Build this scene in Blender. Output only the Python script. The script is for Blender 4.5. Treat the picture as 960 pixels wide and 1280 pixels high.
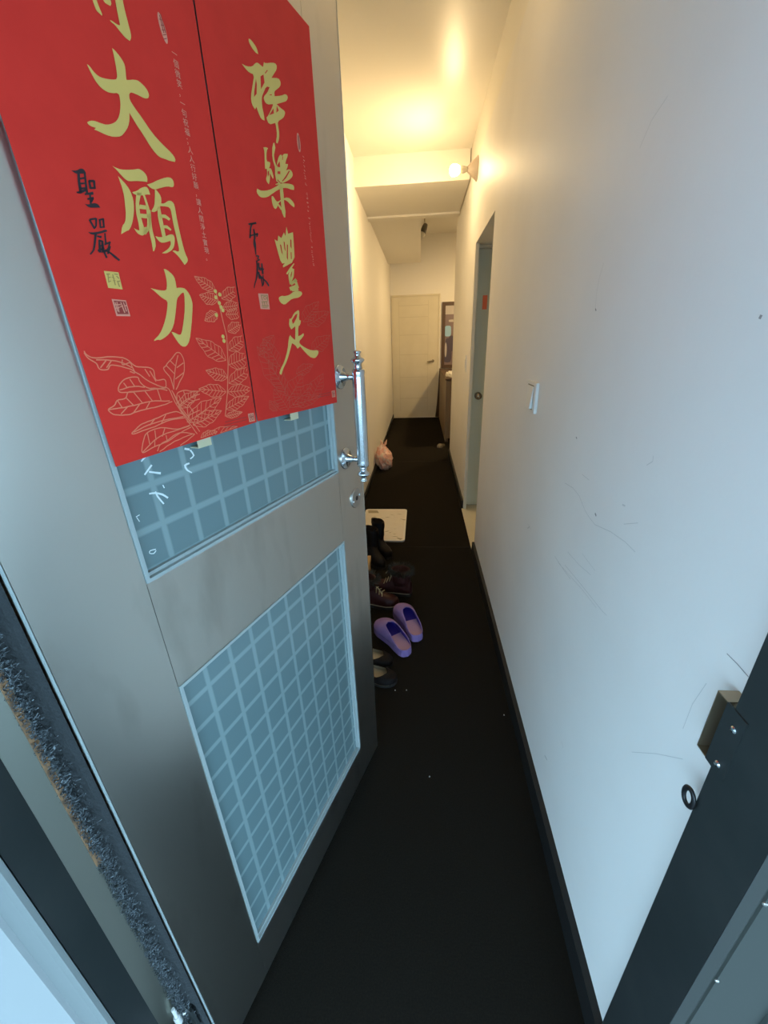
import bpy, bmesh, math, random
from mathutils import Vector, Matrix, noise
random.seed(7)
for o in list(bpy.data.objects): bpy.data.objects.remove(o)
S = bpy.context.scene
C = S.collection

# ---------------------------------------------------------------- camera
F_PX = 503.0
cam_d = bpy.data.cameras.new('camera'); cam = bpy.data.objects.new('camera', cam_d); C.objects.link(cam)
cam_d.sensor_fit = 'HORIZONTAL'; cam_d.sensor_width = 36.0; cam_d.lens = 36.0 * F_PX / 960.0
cam_d.clip_start = 0.02
ROWS = [[0.996069, 0.002702, -0.088535], [0.08249, -0.392405, 0.916086], [-0.032266, -0.919789, -0.391085]]            # camera right / down / forward axes, in columns
cam.matrix_world = Matrix(((ROWS[0][0], -ROWS[0][1], -ROWS[0][2], 0),
                           (ROWS[1][0], -ROWS[1][1], -ROWS[1][2], 0),
                           (ROWS[2][0], -ROWS[2][1], -ROWS[2][2], 1.34),
                           (0, 0, 0, 1)))
S.camera = cam
# ---------------------------------------------------------------- world, exposure
SKY_STRENGTH = 6.8
LAMP_STRENGTH = 1900.0
FAR_FILL_STRENGTH = 820.0
NEAR_STRENGTH = 70.0
w = bpy.data.worlds.new('daylight'); S.world = w; w.use_nodes = True
bg = w.node_tree.nodes['Background']; bg.inputs[0].default_value = (0.48, 0.76, 1.0, 1); bg.inputs[1].default_value = SKY_STRENGTH
S.cycles.sample_clamp_indirect = 3.0
S.view_settings.view_transform = 'Standard'; S.view_settings.look = 'None'
S.view_settings.exposure = 0.0; S.view_settings.gamma = 1.0; S.view_settings.use_curve_mapping = False

# ---------------------------------------------------------------- materials
def mat(name, col, rough=.6, metal=0., spec=.5, bump=None, mott=None, coat=0., emit=None, sub=0., aniso=None):
    m = bpy.data.materials.new(name); m.use_nodes = True
    nt = m.node_tree; b = nt.nodes['Principled BSDF']
    b.inputs['Base Color'].default_value = (*col, 1); b.inputs['Roughness'].default_value = rough
    b.inputs['Metallic'].default_value = metal; b.inputs['Specular IOR Level'].default_value = spec
    b.inputs['Coat Weight'].default_value = coat
    if emit: b.inputs['Emission Color'].default_value = (*emit[0], 1); b.inputs['Emission Strength'].default_value = emit[1]
    if bump or mott:
        tc = nt.nodes.new('ShaderNodeTexCoord')
    if mott:     # (scale, second colour, contrast low, high [, stretch])
        n = nt.nodes.new('ShaderNodeTexNoise'); n.inputs['Scale'].default_value = mott[0]; n.inputs['Detail'].default_value = 5
        if len(mott) > 4:
            mp = nt.nodes.new('ShaderNodeMapping'); mp.inputs['Scale'].default_value = mott[4]
            nt.links.new(tc.outputs['Object'], mp.inputs[0]); nt.links.new(mp.outputs[0], n.inputs['Vector'])
        else: nt.links.new(tc.outputs['Object'], n.inputs['Vector'])
        r = nt.nodes.new('ShaderNodeMapRange'); r.inputs[1].default_value = mott[2]; r.inputs[2].default_value = mott[3]
        nt.links.new(n.outputs[0], r.inputs[0])
        mx = nt.nodes.new('ShaderNodeMix'); mx.data_type = 'RGBA'
        mx.inputs[6].default_value = (*col, 1); mx.inputs[7].default_value = (*mott[1], 1)
        nt.links.new(r.outputs[0], mx.inputs[0]); nt.links.new(mx.outputs[2], b.inputs['Base Color'])
    if bump:     # (scale, strength, distance)
        n = nt.nodes.new('ShaderNodeTexNoise'); n.inputs['Scale'].default_value = bump[0]; n.inputs['Detail'].default_value = 4
        nt.links.new(tc.outputs['Object'], n.inputs['Vector'])
        bp = nt.nodes.new('ShaderNodeBump'); bp.inputs['Strength'].default_value = bump[1]; bp.inputs['Distance'].default_value = bump[2]
        nt.links.new(n.outputs[0], bp.inputs['Height']); nt.links.new(bp.outputs[0], b.inputs['Normal'])
    return m

def grid_glass(name, u0, du, z0, dz):
    m = mat(name, (.15, .23, .245), .22, spec=.5, coat=.25)
    nt = m.node_tree; b = nt.nodes['Principled BSDF']; N = nt.nodes.new; L = nt.links.new
    tc = N('ShaderNodeTexCoord'); sp = N('ShaderNodeSeparateXYZ'); L(tc.outputs['Object'], sp.inputs[0])
    def line(sock, off, pitch, half):
        a = N('ShaderNodeMath'); a.operation = 'SUBTRACT'; L(sock, a.inputs[0]); a.inputs[1].default_value = off - pitch / 2
        d = N('ShaderNodeMath'); d.operation = 'DIVIDE'; L(a.outputs[0], d.inputs[0]); d.inputs[1].default_value = pitch
        f = N('ShaderNodeMath'); f.operation = 'FRACT'; L(d.outputs[0], f.inputs[0])
        s = N('ShaderNodeMath'); s.operation = 'SUBTRACT'; L(f.outputs[0], s.inputs[0]); s.inputs[1].default_value = .5
        ab = N('ShaderNodeMath'); ab.operation = 'ABSOLUTE'; L(s.outputs[0], ab.inputs[0])
        r = N('ShaderNodeMapRange'); r.inputs[1].default_value = half * 1.35 / pitch; r.inputs[2].default_value = half * .65 / pitch
        L(ab.outputs[0], r.inputs[0]); return r.outputs[0]
    x = line(sp.outputs[0], u0, du, .0042); z = line(sp.outputs[2], z0, dz, .0045)
    mxm = N('ShaderNodeMath'); mxm.operation = 'MAXIMUM'; L(x, mxm.inputs[0]); L(z, mxm.inputs[1])
    mx = N('ShaderNodeMix'); mx.data_type = 'RGBA'; mx.inputs[6].default_value = (.15, .23, .245, 1); mx.inputs[7].default_value = (.25, .35, .36, 1)
    L(mxm.outputs[0], mx.inputs[0]); L(mx.outputs[2], b.inputs['Base Color'])
    return m

M = {}
M['wall'] = mat('wall_paint', (.87, .855, .825), .55, spec=.3, bump=(90, .08, .002), mott=(3.5, (.83, .815, .785), .35, .75))
M['gloss'] = mat('gloss_cream_paint', (.85, .82, .74), .38, spec=.3, bump=(26, .10, .004))
M['wall2'] = mat('cream_wall_paint', (.86, .83, .76), .6, spec=.3, bump=(60, .06, .002))
M['scratch'] = mat('scratch_grey', (.66, .655, .635), .7)
M['dent'] = mat('dent_dark', (.30, .29, .28), .7)
M['floor'] = mat('black_carpet', (.0130, .0115, .0095), 1., spec=.03, bump=(900, .5, .002), mott=(260, (.019, .0165, .0128), .35, .7))
M['seam'] = mat('carpet_seam', (.026, .023, .019), .95, spec=.1)
M['skirt'] = mat('black_skirting', (.012, .012, .012), .5, spec=.3)
M['steel'] = mat('brushed_steel', (.64, .61, .555), .315, metal=1., mott=(7, (.46, .43, .38), .55, .82, (1.6, 1.6, .5)))
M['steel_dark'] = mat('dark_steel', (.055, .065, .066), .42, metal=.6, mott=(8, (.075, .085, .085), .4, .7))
M['steel_edge'] = mat('steel_edge', (.62, .62, .60), .22, metal=1.)
M['chrome'] = mat('chrome', (.62, .66, .69), .16, metal=1.)
M['satin'] = mat('satin_steel', (.55, .53, .50), .33, metal=1.)
M['trimA'] = mat('aluminium_trim', (.37, .43, .43), .35, spec=.4)
M['fuzz'] = mat('grey_fibres', (.05, .06, .068), .65, mott=(300, (.34, .40, .43), .5, .75))
M['fuzz_dark'] = mat('dark_fibre_bed', (.022, .027, .03), .85, bump=(220, .6, .004))
M['rust'] = mat('orange_filler', (.36, .20, .10), .8, mott=(60, (.20, .12, .07), .45, .6))
M['red'] = mat('red_paper', (.72, .038, .027), .6, spec=.12, mott=(30, (.68, .035, .025), .4, .7))
M['gold'] = mat('gold_ink', (.72, .49, .135), .5, spec=.2)
M['ink'] = mat('black_ink', (.018, .012, .018), .5)
M['pinkink'] = mat('pale_pink_ink', (.78, .30, .20), .5)
M['lineink'] = mat('orange_line_ink', (.80, .20, .10), .5)
M['faint'] = mat('faint_brown_ink', (.60, .085, .045), .5)
M['darkred'] = mat('dark_red_ink', (.33, .03, .022), .5)
M['brownink'] = mat('seal_brown_ink', (.36, .20, .05), .5)
M['patch'] = M['red']
M['tape'] = mat('cream_tape', (.62, .58, .38), .5)
M['white'] = mat('white_residue', (.75, .85, .86), .5)
M['doorw'] = mat('cream_door', (.72, .66, .50), .45, mott=(4, (.68, .62, .46), .4, .7))
M['groove'] = mat('groove', (.60, .54, .39), .6)
M['doorg'] = mat('pale_green_door', (.60, .61, .46), .45)
M['shade_dark'] = mat('switch_gap_shade', (.16, .14, .11), .6)
M['plastic'] = mat('white_plastic', (.80, .80, .77), .35)
M['bulb'] = mat('lit_bulb', (1, .9, .7), .3, emit=((1, .71, .36), LAMP_STRENGTH))
M['bulb_near'] = mat('lit_bulb_near', (1, .9, .7), .3, emit=((1, .71, .36), NEAR_STRENGTH))
M['bulb_dim_top'] = mat('dimmed_bulb_side', (1, .9, .7), .3, emit=((1, .71, .36), 45.0))
M['bulb_fill'] = mat('lit_bulb_fill', (1, .9, .7), .3, emit=((1, .71, .36), FAR_FILL_STRENGTH))
M['bulb_glow'] = mat('glowing_bulb_base', (1, .95, .85), .3, emit=((1, .71, .36), 55.0))
M['bulb_off'] = mat('unlit_bulb', (.62, .58, .48), .2, spec=.6)
M['socket'] = mat('lamp_socket', (.74, .68, .52), .4)
M['mount'] = mat('tan_lamp_mount', (.46, .38, .30), .5)
M['blackp'] = mat('black_plastic', (.012, .012, .013), .4)
M['olive'] = mat('olive_grey_metal', (.10, .085, .055), .45)
M['knobm'] = mat('dull_brass_nickel', (.36, .31, .25), .22, metal=1.)
M['strike'] = mat('worn_brass_steel', (.40, .31, .21), .35, metal=.8)
M['violet'] = mat('violet_foam', (.29, .19, .46), .55, spec=.25, mott=(30, (.33, .22, .48), .4, .7))
M['violet_in'] = mat('deep_violet_foam', (.05, .03, .32), .7, spec=.2)
M['mauve'] = mat('mauve_insole', (.40, .25, .44), .6, bump=(220, .4, .002))
M['blackl'] = mat('black_leather', (.010, .008, .008), .6, spec=.15, bump=(120, .3, .002))
M['brownl'] = mat('dark_brown_leather', (.040, .009, .008), .5, spec=.25, bump=(80, .35, .003))
M['sole'] = mat('dark_rubber', (.02, .018, .016), .7)
M['beige'] = mat('beige_lining', (.42, .36, .25), .7)
M['fur'] = mat('dark_fur', (.045, .040, .029), .9)
M['cream_fur'] = mat('cream_fleece', (.40, .33, .19), .9)
M['zip'] = mat('zip_metal', (.42, .40, .40), .3, metal=1.)
M['pink'] = mat('pink_cloth', (.62, .10, .19), .7)
M['bag'] = mat('pink_plastic_film', (.84, .44, .33), .26, spec=.7, bump=(70, .5, .006), mott=(22, (.84, .66, .54), .45, .62))
M['mat_white'] = mat('white_board', (.83, .77, .66), .4, bump=(18, .3, .006))
M['mat_rim'] = mat('white_board_rim', (.88, .85, .78), .35)
M['mat_grey'] = mat('grey_mark', (.42, .36, .24), .5)
M['card'] = mat('tan_cardboard', (.56, .37, .16), .8, mott=(20, (.50, .32, .13), .4, .7))
M['wood'] = mat('tan_cabinet_wood', (.20, .14, .075), .5, mott=(9, (.145, .095, .05), .35, .7, (6, 6, .5)))
M['wood_dark'] = mat('dark_brown_wood', (.085, .045, .022), .5)
M['pic'] = mat('picture_ground', (.22, .16, .16), .35)
M['pic_pale'] = mat('picture_pale', (.55, .50, .46), .35)
M['pic_blue'] = mat('picture_blue', (.36, .60, .80), .3)
M['pic_dark'] = mat('picture_dark', (.085, .065, .085), .3)
M['grey_cloth'] = mat('grey_cloth', (.17, .15, .11), .8)
M['orange'] = mat('orange_red_paper', (.82, .16, .05), .5)
M['wall_out'] = mat('outside_pale_wall', (.36, .385, .39), .6, bump=(60, .1, .003))
M['frame_out'] = mat('outside_frame', (.25, .28, .28), .45)
M['jamb'] = mat('jamb_steel', (.50, .51, .45), .33, metal=1.)
M['clad'] = mat('grey_steel_cladding', (.058, .066, .06), .5, metal=.0)
M['edge_grey'] = mat('grey_edge_strip', (.10, .11, .105), .45)
M['floor_out'] = mat('outside_floor', (.20, .20, .19), .8)

# ---------------------------------------------------------------- helpers
def link(name, me, m, parent=None, smooth=False):
    o = bpy.data.objects.new(name, me); C.objects.link(o)
    for x in (m if isinstance(m, (list, tuple)) else [m]): me.materials.append(M[x] if isinstance(x, str) else x)
    if parent: o.parent = parent
    if smooth:
        for p in me.polygons: p.use_smooth = True
    return o
def obj(name, bm, m, parent=None, smooth=False, bevel=0., seg=2):
    if bevel:
        es = [e for e in bm.edges if len(e.link_faces) == 2 and e.calc_face_angle(0) > .7]
        bmesh.ops.bevel(bm, geom=es, offset=bevel, segments=seg, affect='EDGES', profile=.5, clamp_overlap=True)
    bmesh.ops.recalc_face_normals(bm, faces=bm.faces)
    me = bpy.data.meshes.new(name); bm.to_mesh(me); bm.free()
    return link(name, me, m, parent, smooth)
def box(bm, x0, x1, y0, y1, z0, z1, mi=0):
    v = [bm.verts.new(p) for p in ((x0,y0,z0),(x1,y0,z0),(x1,y1,z0),(x0,y1,z0),(x0,y0,z1),(x1,y0,z1),(x1,y1,z1),(x0,y1,z1))]
    for f in ((0,3,2,1),(4,5,6,7),(0,1,5,4),(1,2,6,5),(2,3,7,6),(3,0,4,7)):
        bm.faces.new([v[i] for i in f]).material_index = mi
def B(*boxes):
    bm = bmesh.new()
    for b in boxes: box(bm, *b)
    return bm
def lathe(bm, prof, n=24, mat4=None, mi=0):
    """prof: (r, h) along local z"""
    mat4 = mat4 or Matrix()
    rings = []
    for r, h in prof:
        rings.append([bm.verts.new(mat4 @ Vector((max(r, 1e-5) * math.cos(2*math.pi*i/n), max(r, 1e-5) * math.sin(2*math.pi*i/n), h))) for i in range(n)])
    for a, b in zip(rings, rings[1:]):
        for i in range(n):
            bm.faces.new((a[i], a[(i+1) % n], b[(i+1) % n], b[i])).material_index = mi
    for rg, fl in ((rings[0], True), (rings[-1], False)):
        f = bm.faces.new(rg[::-1] if fl else rg); f.material_index = mi
    return bm
def tube(bm, pts, r, n=8, mi=0):
    pts = [Vector(p) for p in pts]; rings = []
    for i, p in enumerate(pts):
        d = (pts[min(i+1, len(pts)-1)] - pts[max(i-1, 0)]).normalized()
        a = d.orthogonal().normalized() if abs(d.z) > .9 else d.cross(Vector((0,0,1))).normalized()
        b = d.cross(a); rr = r[i] if isinstance(r, (list, tuple)) else r
        rings.append([bm.verts.new(p + rr*(a*math.cos(2*math.pi*k/n) + b*math.sin(2*math.pi*k/n))) for k in range(n)])
    for a, b in zip(rings, rings[1:]):
        for i in range(n): bm.faces.new((a[i], a[(i+1) % n], b[(i+1) % n], b[i])).material_index = mi
    bm.faces.new(rings[0][::-1]).material_index = mi; bm.faces.new(rings[-1]).material_index = mi
    return bm
def rot_to(d):   # matrix turning local z to direction d
    return Vector(d).to_track_quat('Z', 'Y').to_matrix().to_4x4()
def T(x, y, z): return Matrix.Translation((x, y, z))
def thing(name, label, cat, loc=(0,0,0), rz=0., group=None):
    o = bpy.data.objects.new(name, None); C.objects.link(o); o.empty_display_size = .05
    o.location = loc; o.rotation_euler = (0, 0, rz); o['label'] = label; o['category'] = cat
    if group: o['group'] = group
    return o
def tag(o, label, cat, group=None):
    o['label'] = label; o['category'] = cat
    if group: o['group'] = group
    return o
def struct(o, label=None, cat=None):
    o['kind'] = 'structure'
    if label: o['label'] = label
    if cat: o['category'] = cat
    return o

# ---------------------------------------------------------------- setting
XR, XL = .366, -.505          # corridor wall faces
YF, YE = .335, 7.69           # inside of the entrance wall, end wall
YC = 4.95                     # where the right wall stops and the space widens
ZC, ZB = 2.62, 2.45
struct(obj('floor', B((XL-.15, 2.6, .22, YE+.1, -.12, 0)), 'floor'))
bm = bmesh.new()
for y in (2.516, 4.677): box(bm, XL+.012, XR-.018, y-.004, y+.004, -.001, .0012)
struct(obj('trim_1', bm, 'seam'))
struct(obj('wall_left', B((XL-.14, XL, .30, YE+.1, 0, 3.0)), 'wall2'))
struct(obj('wall_end', B((XL-.14, 2.6, YE, YE+.12, 0, 3.0)), 'wall2'))
# right wall: solid up to the side door niche, niche, solid to the corner; lower face a little proud of the upper strip
NY0, NY1, NZ, ND = 2.448, 3.205, 1.915, .95
bm = bmesh.new()
ZL = 2.392
box(bm, XR, XR+1.05, .30, NY0, 0, ZL); box(bm, XR, XR+1.05, NY1+.13, YC, 0, ZL); box(bm, XR, XR+1.05, NY0, NY1+.13, NZ, ZL)
box(bm, XR, XR+.0235, NY1, NY1+.13, 0, NZ)
box(bm, XR+ND, XR+1.05, NY0, NY1+.13, 0, NZ)
# scratches and dents on the plaster
SCR = [(0.0014, 1, [(0.9997, 0.9944), (0.944, 1.0012), (0.9004, 0.9972), (0.8785, 0.9881), (0.8574, 0.9794), (0.8302, 0.974), (0.798, 0.9718), (0.729, 0.9886), (0.673, 0.9958), (0.6362, 0.9956)]), (0.0016, 1, [(0.9922, 0.7869), (0.9213, 0.7891), (0.8692, 0.7924)]), (0.0014, 1, [(0.9169, 0.8044), (0.8213, 0.8152), (0.7559, 0.8214), (0.6988, 0.8268), (0.68, 0.8306)]), (0.0012, 1, [(0.966, 0.7842), (0.8008, 0.8094), (0.7228, 0.816)]), (0.0012, 1, [(0.9707, 1.4693), (0.9822, 1.4405), (0.9827, 1.4144), (0.9769, 1.3872)]), (0.0014, 1, [(0.6494, 1.1603), (0.6473, 1.1516), (0.6613, 1.1413)]), (0.0012, 1, [(0.6903, 1.0229), (0.6477, 1.0447)]), (0.0012, 1, [(0.9045, 1.0478), (0.8625, 1.0482)]), (0.0012, 1, [(0.9125, 0.844), (0.8371, 0.8516), (0.7743, 0.8638)]), (0.001, 1, [(0.8332, 0.8838), (0.7596, 0.8835)]), (0.0011, 2, [(0.4075, 0.9835), (0.3904, 0.9837), (0.3725, 0.9823)]), (0.001, 1, [(0.4193, 0.9243), (0.4282, 0.878), (0.429, 0.83)]), (0.001, 1, [(0.509, 0.6735), (0.4595, 0.7376), (0.4123, 0.7913)]), (0.0014, 1, [(0.7571, 0.3765), (0.7417, 0.3703)]), (0.002, 2, [(0.8374, 0.2108), (0.8168, 0.2192)]), (0.0012, 1, [(0.8257, 1.6613), (0.8656, 1.6492), (0.8926, 1.6235)]), (0.0014, 1, [(1.2754, 0.7527), (1.2323, 0.7523)]), (0.004, 2, [(0.8076, 0.9939), (0.8001, 0.9905)]), (0.004, 2, [(0.5157, 1.3512), (0.5121, 1.3502)]), (0.003, 2, [(0.9734, 1.1176), (0.9666, 1.1151)]), (0.003, 2, [(0.9771, 1.3878), (0.9708, 1.3836)]), (0.003, 1, [(0.7091, 1.0532), (0.6985, 1.0547)]), (0.004, 1, [(1.2736, 0.7369), (1.2504, 0.7554)])]
for w_, k_, pts in SCR:
    for (y0, z0), (y1, z1) in zip(pts, pts[1:]):
        d = math.hypot(y1-y0, z1-z0) or 1e-6; ny, nz = -(z1-z0)/d*w_/2, (y1-y0)/d*w_/2
        f = bm.faces.new([bm.verts.new((XR-.0004, a, b)) for a, b in ((y0+ny, z0+nz), (y1+ny, z1+nz), (y1-ny, z1-nz), (y0-ny, z0-nz))])
        f.material_index = k_
wr = obj('wall_right', bm, ['wall', 'scratch', 'dent']); struct(wr)
struct(obj('trim_2', B((XR+.006, XR+.22, .30, YC, ZL, ZC)), 'gloss'))
struct(obj('wall_far_right', B((2.5, 2.6, YC-.3, YE+.1, 0, 3.0), (XR+.22, 2.6, YC-.22, YC, 0, 3.0)), 'wall2'))
struct(obj('ceiling', B((XL-.14, XR+.22, .30, 3.88, ZC, ZC+.12)), 'gloss'))
struct(obj('ceiling_far', B((XL-.14, 2.6, 4.6, YE+.1, 2.89, 3.0), (XL-.14, 2.6, 3.88, 4.62, ZC, 3.0)), 'wall2'))
# cross beams and the dropped soffit
struct(obj('trim_3', B((XL, XR, 3.80, 3.88, 2.475, ZC), (XL, XR, 3.785, 4.60, 2.43, 2.475)), 'gloss', bevel=.002))
struct(obj('trim_4', B((XL, XR, 4.60, 4.70, 2.415, 2.62)), 'gloss'))
struct(obj('trim_5', B((XL, .004, 4.70, 7.30, 2.445, 2.89)), 'wall2'))
# skirting
struct(obj('baseboard_right', B((XR-.016, XR, YF, NY0, 0, .078), (XR-.016, XR, NY1, YC, 0, .078)), 'skirt', bevel=.003))
struct(obj('baseboard_left', B((XL, XL+.014, YF, YE, 0, .06)), 'skirt', bevel=.003))
# entrance wall with its opening
OX0, OX1, OZ = -.47, .345, 2.10
struct(obj('wall_front', B((-2.2, OX0-.03, .215, YF, 0, 3.0), (XR, 2.2, .255, YF, 0, 3.0), (-2.2, 2.2, .215, YF, OZ+.03, 3.0)), 'wall_out'))
struct(obj('ground', B((-9, 9, -12.0, .22, -.14, -.012)), 'floor_out'))

struct(obj('ceiling_outside', B((-3.2, 3.2, -3.2, .215, 2.18, 2.4)), 'wall_out'))

# ---------------------------------------------------------------- entrance frame
fr = bpy.data.objects.new('trim_6', None); C.objects.link(fr); struct(fr)
def poly_prism(bm, pts, z0, z1, mi=0):
    lo = [bm.verts.new((x, y, z0)) for x, y in pts]; hi = [bm.verts.new((x, y, z1)) for x, y in pts]
    n = len(pts)
    for i in range(n): bm.faces.new((lo[i], lo[(i+1) % n], hi[(i+1) % n], hi[i])).material_index = mi
    bm.faces.new(lo[::-1]).material_index = mi; bm.faces.new(hi).material_index = mi
bm = bmesh.new()
poly_prism(bm, [(.345, .351), (.345, .264), (XR+.03, .264), (XR+.03, .345), (XR, .351)], 0, OZ)
post = obj('jamb', bm, 'steel_dark', fr)
# seam grooves and screw heads of the cladding beside the post
bm = bmesh.new(); poly_prism(bm, [(.345, .2636), (.3478, .2528), (XR+.03, .2528), (XR+.03, .2636)], 0, OZ); obj('cover_strip', bm, 'edge_grey', fr)
bm = bmesh.new(); box(bm, .3490, 1.4, .2495, .2526, 0, OZ+.1); box(bm, .4260, 1.4, .2450, .2496, 0, OZ+.1)
obj('cladding', bm, 'clad', fr, bevel=.0008)
for z in (.302, .469, .636, .803, .970, 1.137, 1.304, 1.6, 1.9):
    obj('rivet', lathe(bmesh.new(), [(.0024, 0), (.0024, .001), (.0014, .002)], 10, T(.3492, .2497, z) @ rot_to((-.2, -1, 0))), 'satin', fr)
# hinge side jamb: two folded faces, then the outer face
bm = bmesh.new()
poly_prism(bm, [(-.457, .3055), (-.4745, .2735), (-.502, .2735), (-.502, .312), (-.46, .318)], 0, OZ)
obj('jamb', bm, 'jamb', fr)
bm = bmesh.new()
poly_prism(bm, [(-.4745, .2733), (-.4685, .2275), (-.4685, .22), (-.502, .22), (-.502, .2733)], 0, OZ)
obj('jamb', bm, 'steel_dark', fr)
bm = bmesh.new()
poly_prism(bm, [(-.4684, .2275), (-.4684, .2262), (-.4950, .2125), (-.503, .2125), (-.503, .2198), (-.4684, .2198)], 0, OZ+.03)
obj('cover_strip', bm, 'frame_out', fr)
bm = bmesh.new(); box(bm, -.507, -.4952, .2065, .2165, 0, OZ+.03); obj('cover_strip', bm, 'wall_out', fr, bevel=.002)
obj('lintel', B((-.502, XR+.03, .253, .345, OZ, OZ+.04)), 'steel_dark', fr)
# strike box and the padlock eye on the right post
stb = obj('strike_plate', B((.3430, .3452, .331, .3600, .866, .957)), 'steel_dark', fr, bevel=.0008)
bm = bmesh.new()
t_ = .0016
box(bm, .3435, XR+.0005, .3600, .3765, .957-t_, .957); box(bm, .3435, XR+.0005, .3600, .3765, .866, .866+t_)
box(bm, .3435, XR+.0005, .3765-t_, .3765, .866+t_, .957-t_); box(bm, .3655, XR+.0005, .3516, .3765-t_, .866+t_, .957-t_)
obj('strike_box', bm, 'strike', fr)
for y, z in ((.3415, .936), (.3425, .879)):
    bm = lathe(bmesh.new(), [(.0042, 0), (.0042, .0008), (.0028, .0024), (.001, .003)], 14, T(.3430, y, z) @ rot_to((-1, 0, 0)))
    obj('screw', bm, 'chrome', stb)
bm = bmesh.new(); ring = []
RY, RZ = .3570, .7965
R4 = T(.340, RY, RZ)
N1, N2 = 28, 8
vs = [[bm.verts.new(R4 @ Vector((.0022*math.sin(2*math.pi*j/N2), (.0088+.0036*math.cos(2*math.pi*j/N2))*math.cos(2*math.pi*i/N1), (.0125+.0036*math.cos(2*math.pi*j/N2))*math.sin(2*math.pi*i/N1)))) for j in range(N2)] for i in range(N1)]
for i in range(N1):
    for j in range(N2): bm.faces.new((vs[i][j], vs[(i+1) % N1][j], vs[(i+1) % N1][(j+1) % N2], vs[i][(j+1) % N2]))
obj('padlock_eye', bm, 'blackp', fr, smooth=True)

# ---------------------------------------------------------------- the open steel door
P0 = (-.148, .987, 0.0); DRZ = math.atan2(-.9456, -.3254)
door = bpy.data.objects.new('door_1', None); C.objects.link(door); door.location = P0; door.rotation_euler = (0, 0, DRZ)
struct(door, 'brushed steel entrance door standing open, two gridded glass panes', 'door')
W, TH, ZT = .733, .052, 2.06
U1, U2 = .120, .611
bv = .0012
obj('stile', B((0, U1-.0008, -TH, 0, .012, ZT)), 'steel', door, bevel=bv)
obj('stile', B((U2+.0008, W, -TH, 0, .012, ZT)), 'steel', door, bevel=bv)
obj('rail', B((U1, U2, -TH, 0, .889, 1.065)), 'steel', door, bevel=bv)
obj('rail', B((U1, U2, -TH, 0, .012, .151)), 'steel', door, bevel=bv)
obj('rail', B((U1, U2, -TH, 0, 1.785, ZT)), 'steel', door, bevel=bv)
obj('edge_strip', B((W+.0012, W+.0026, -.0035, .0010, .012, ZT)), 'trimA', door, bevel=.0008)
obj('edge_strip', B((-.0022, .0005, -.010, .0006, .012, ZT)), 'steel_edge', door, bevel=.0005)
def pane(z0, z1, u0, zz0, dz):
    g = obj('glass_pane', B((U1+.004, U2-.004, -.030, -.010, z0, z1)), grid_glass('gridded_glass', u0, .0525, zz0, dz), door)
    e = .005
    bm = B((U1, U1+e, -.032, .0022, z0, z1), (U2-e, U2, -.032, .0022, z0, z1), (U1+e, U2-e, -.032, .0022, z0, z0+e), (U1+e, U2-e, -.032, .0022, z1-e, z1))
    obj('glazing_bead', bm, 'trimA', g, bevel=.0012)
    bm = B((U1+e, U1+e+.004, -.012, -.004, z0+e, z1-e), (U2-e-.004, U2-e, -.012, -.004, z0+e, z1-e), (U1+e, U2-e, -.012, -.004, z0+e, z0+e+.005))
    obj('sealant', bm, 'trimA', g)
    return g
g_up = pane(1.065, 1.785, .5605, 1.182, .0548)
g_lo = pane(.151, .889, .5575, .8360, .0583)
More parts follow.
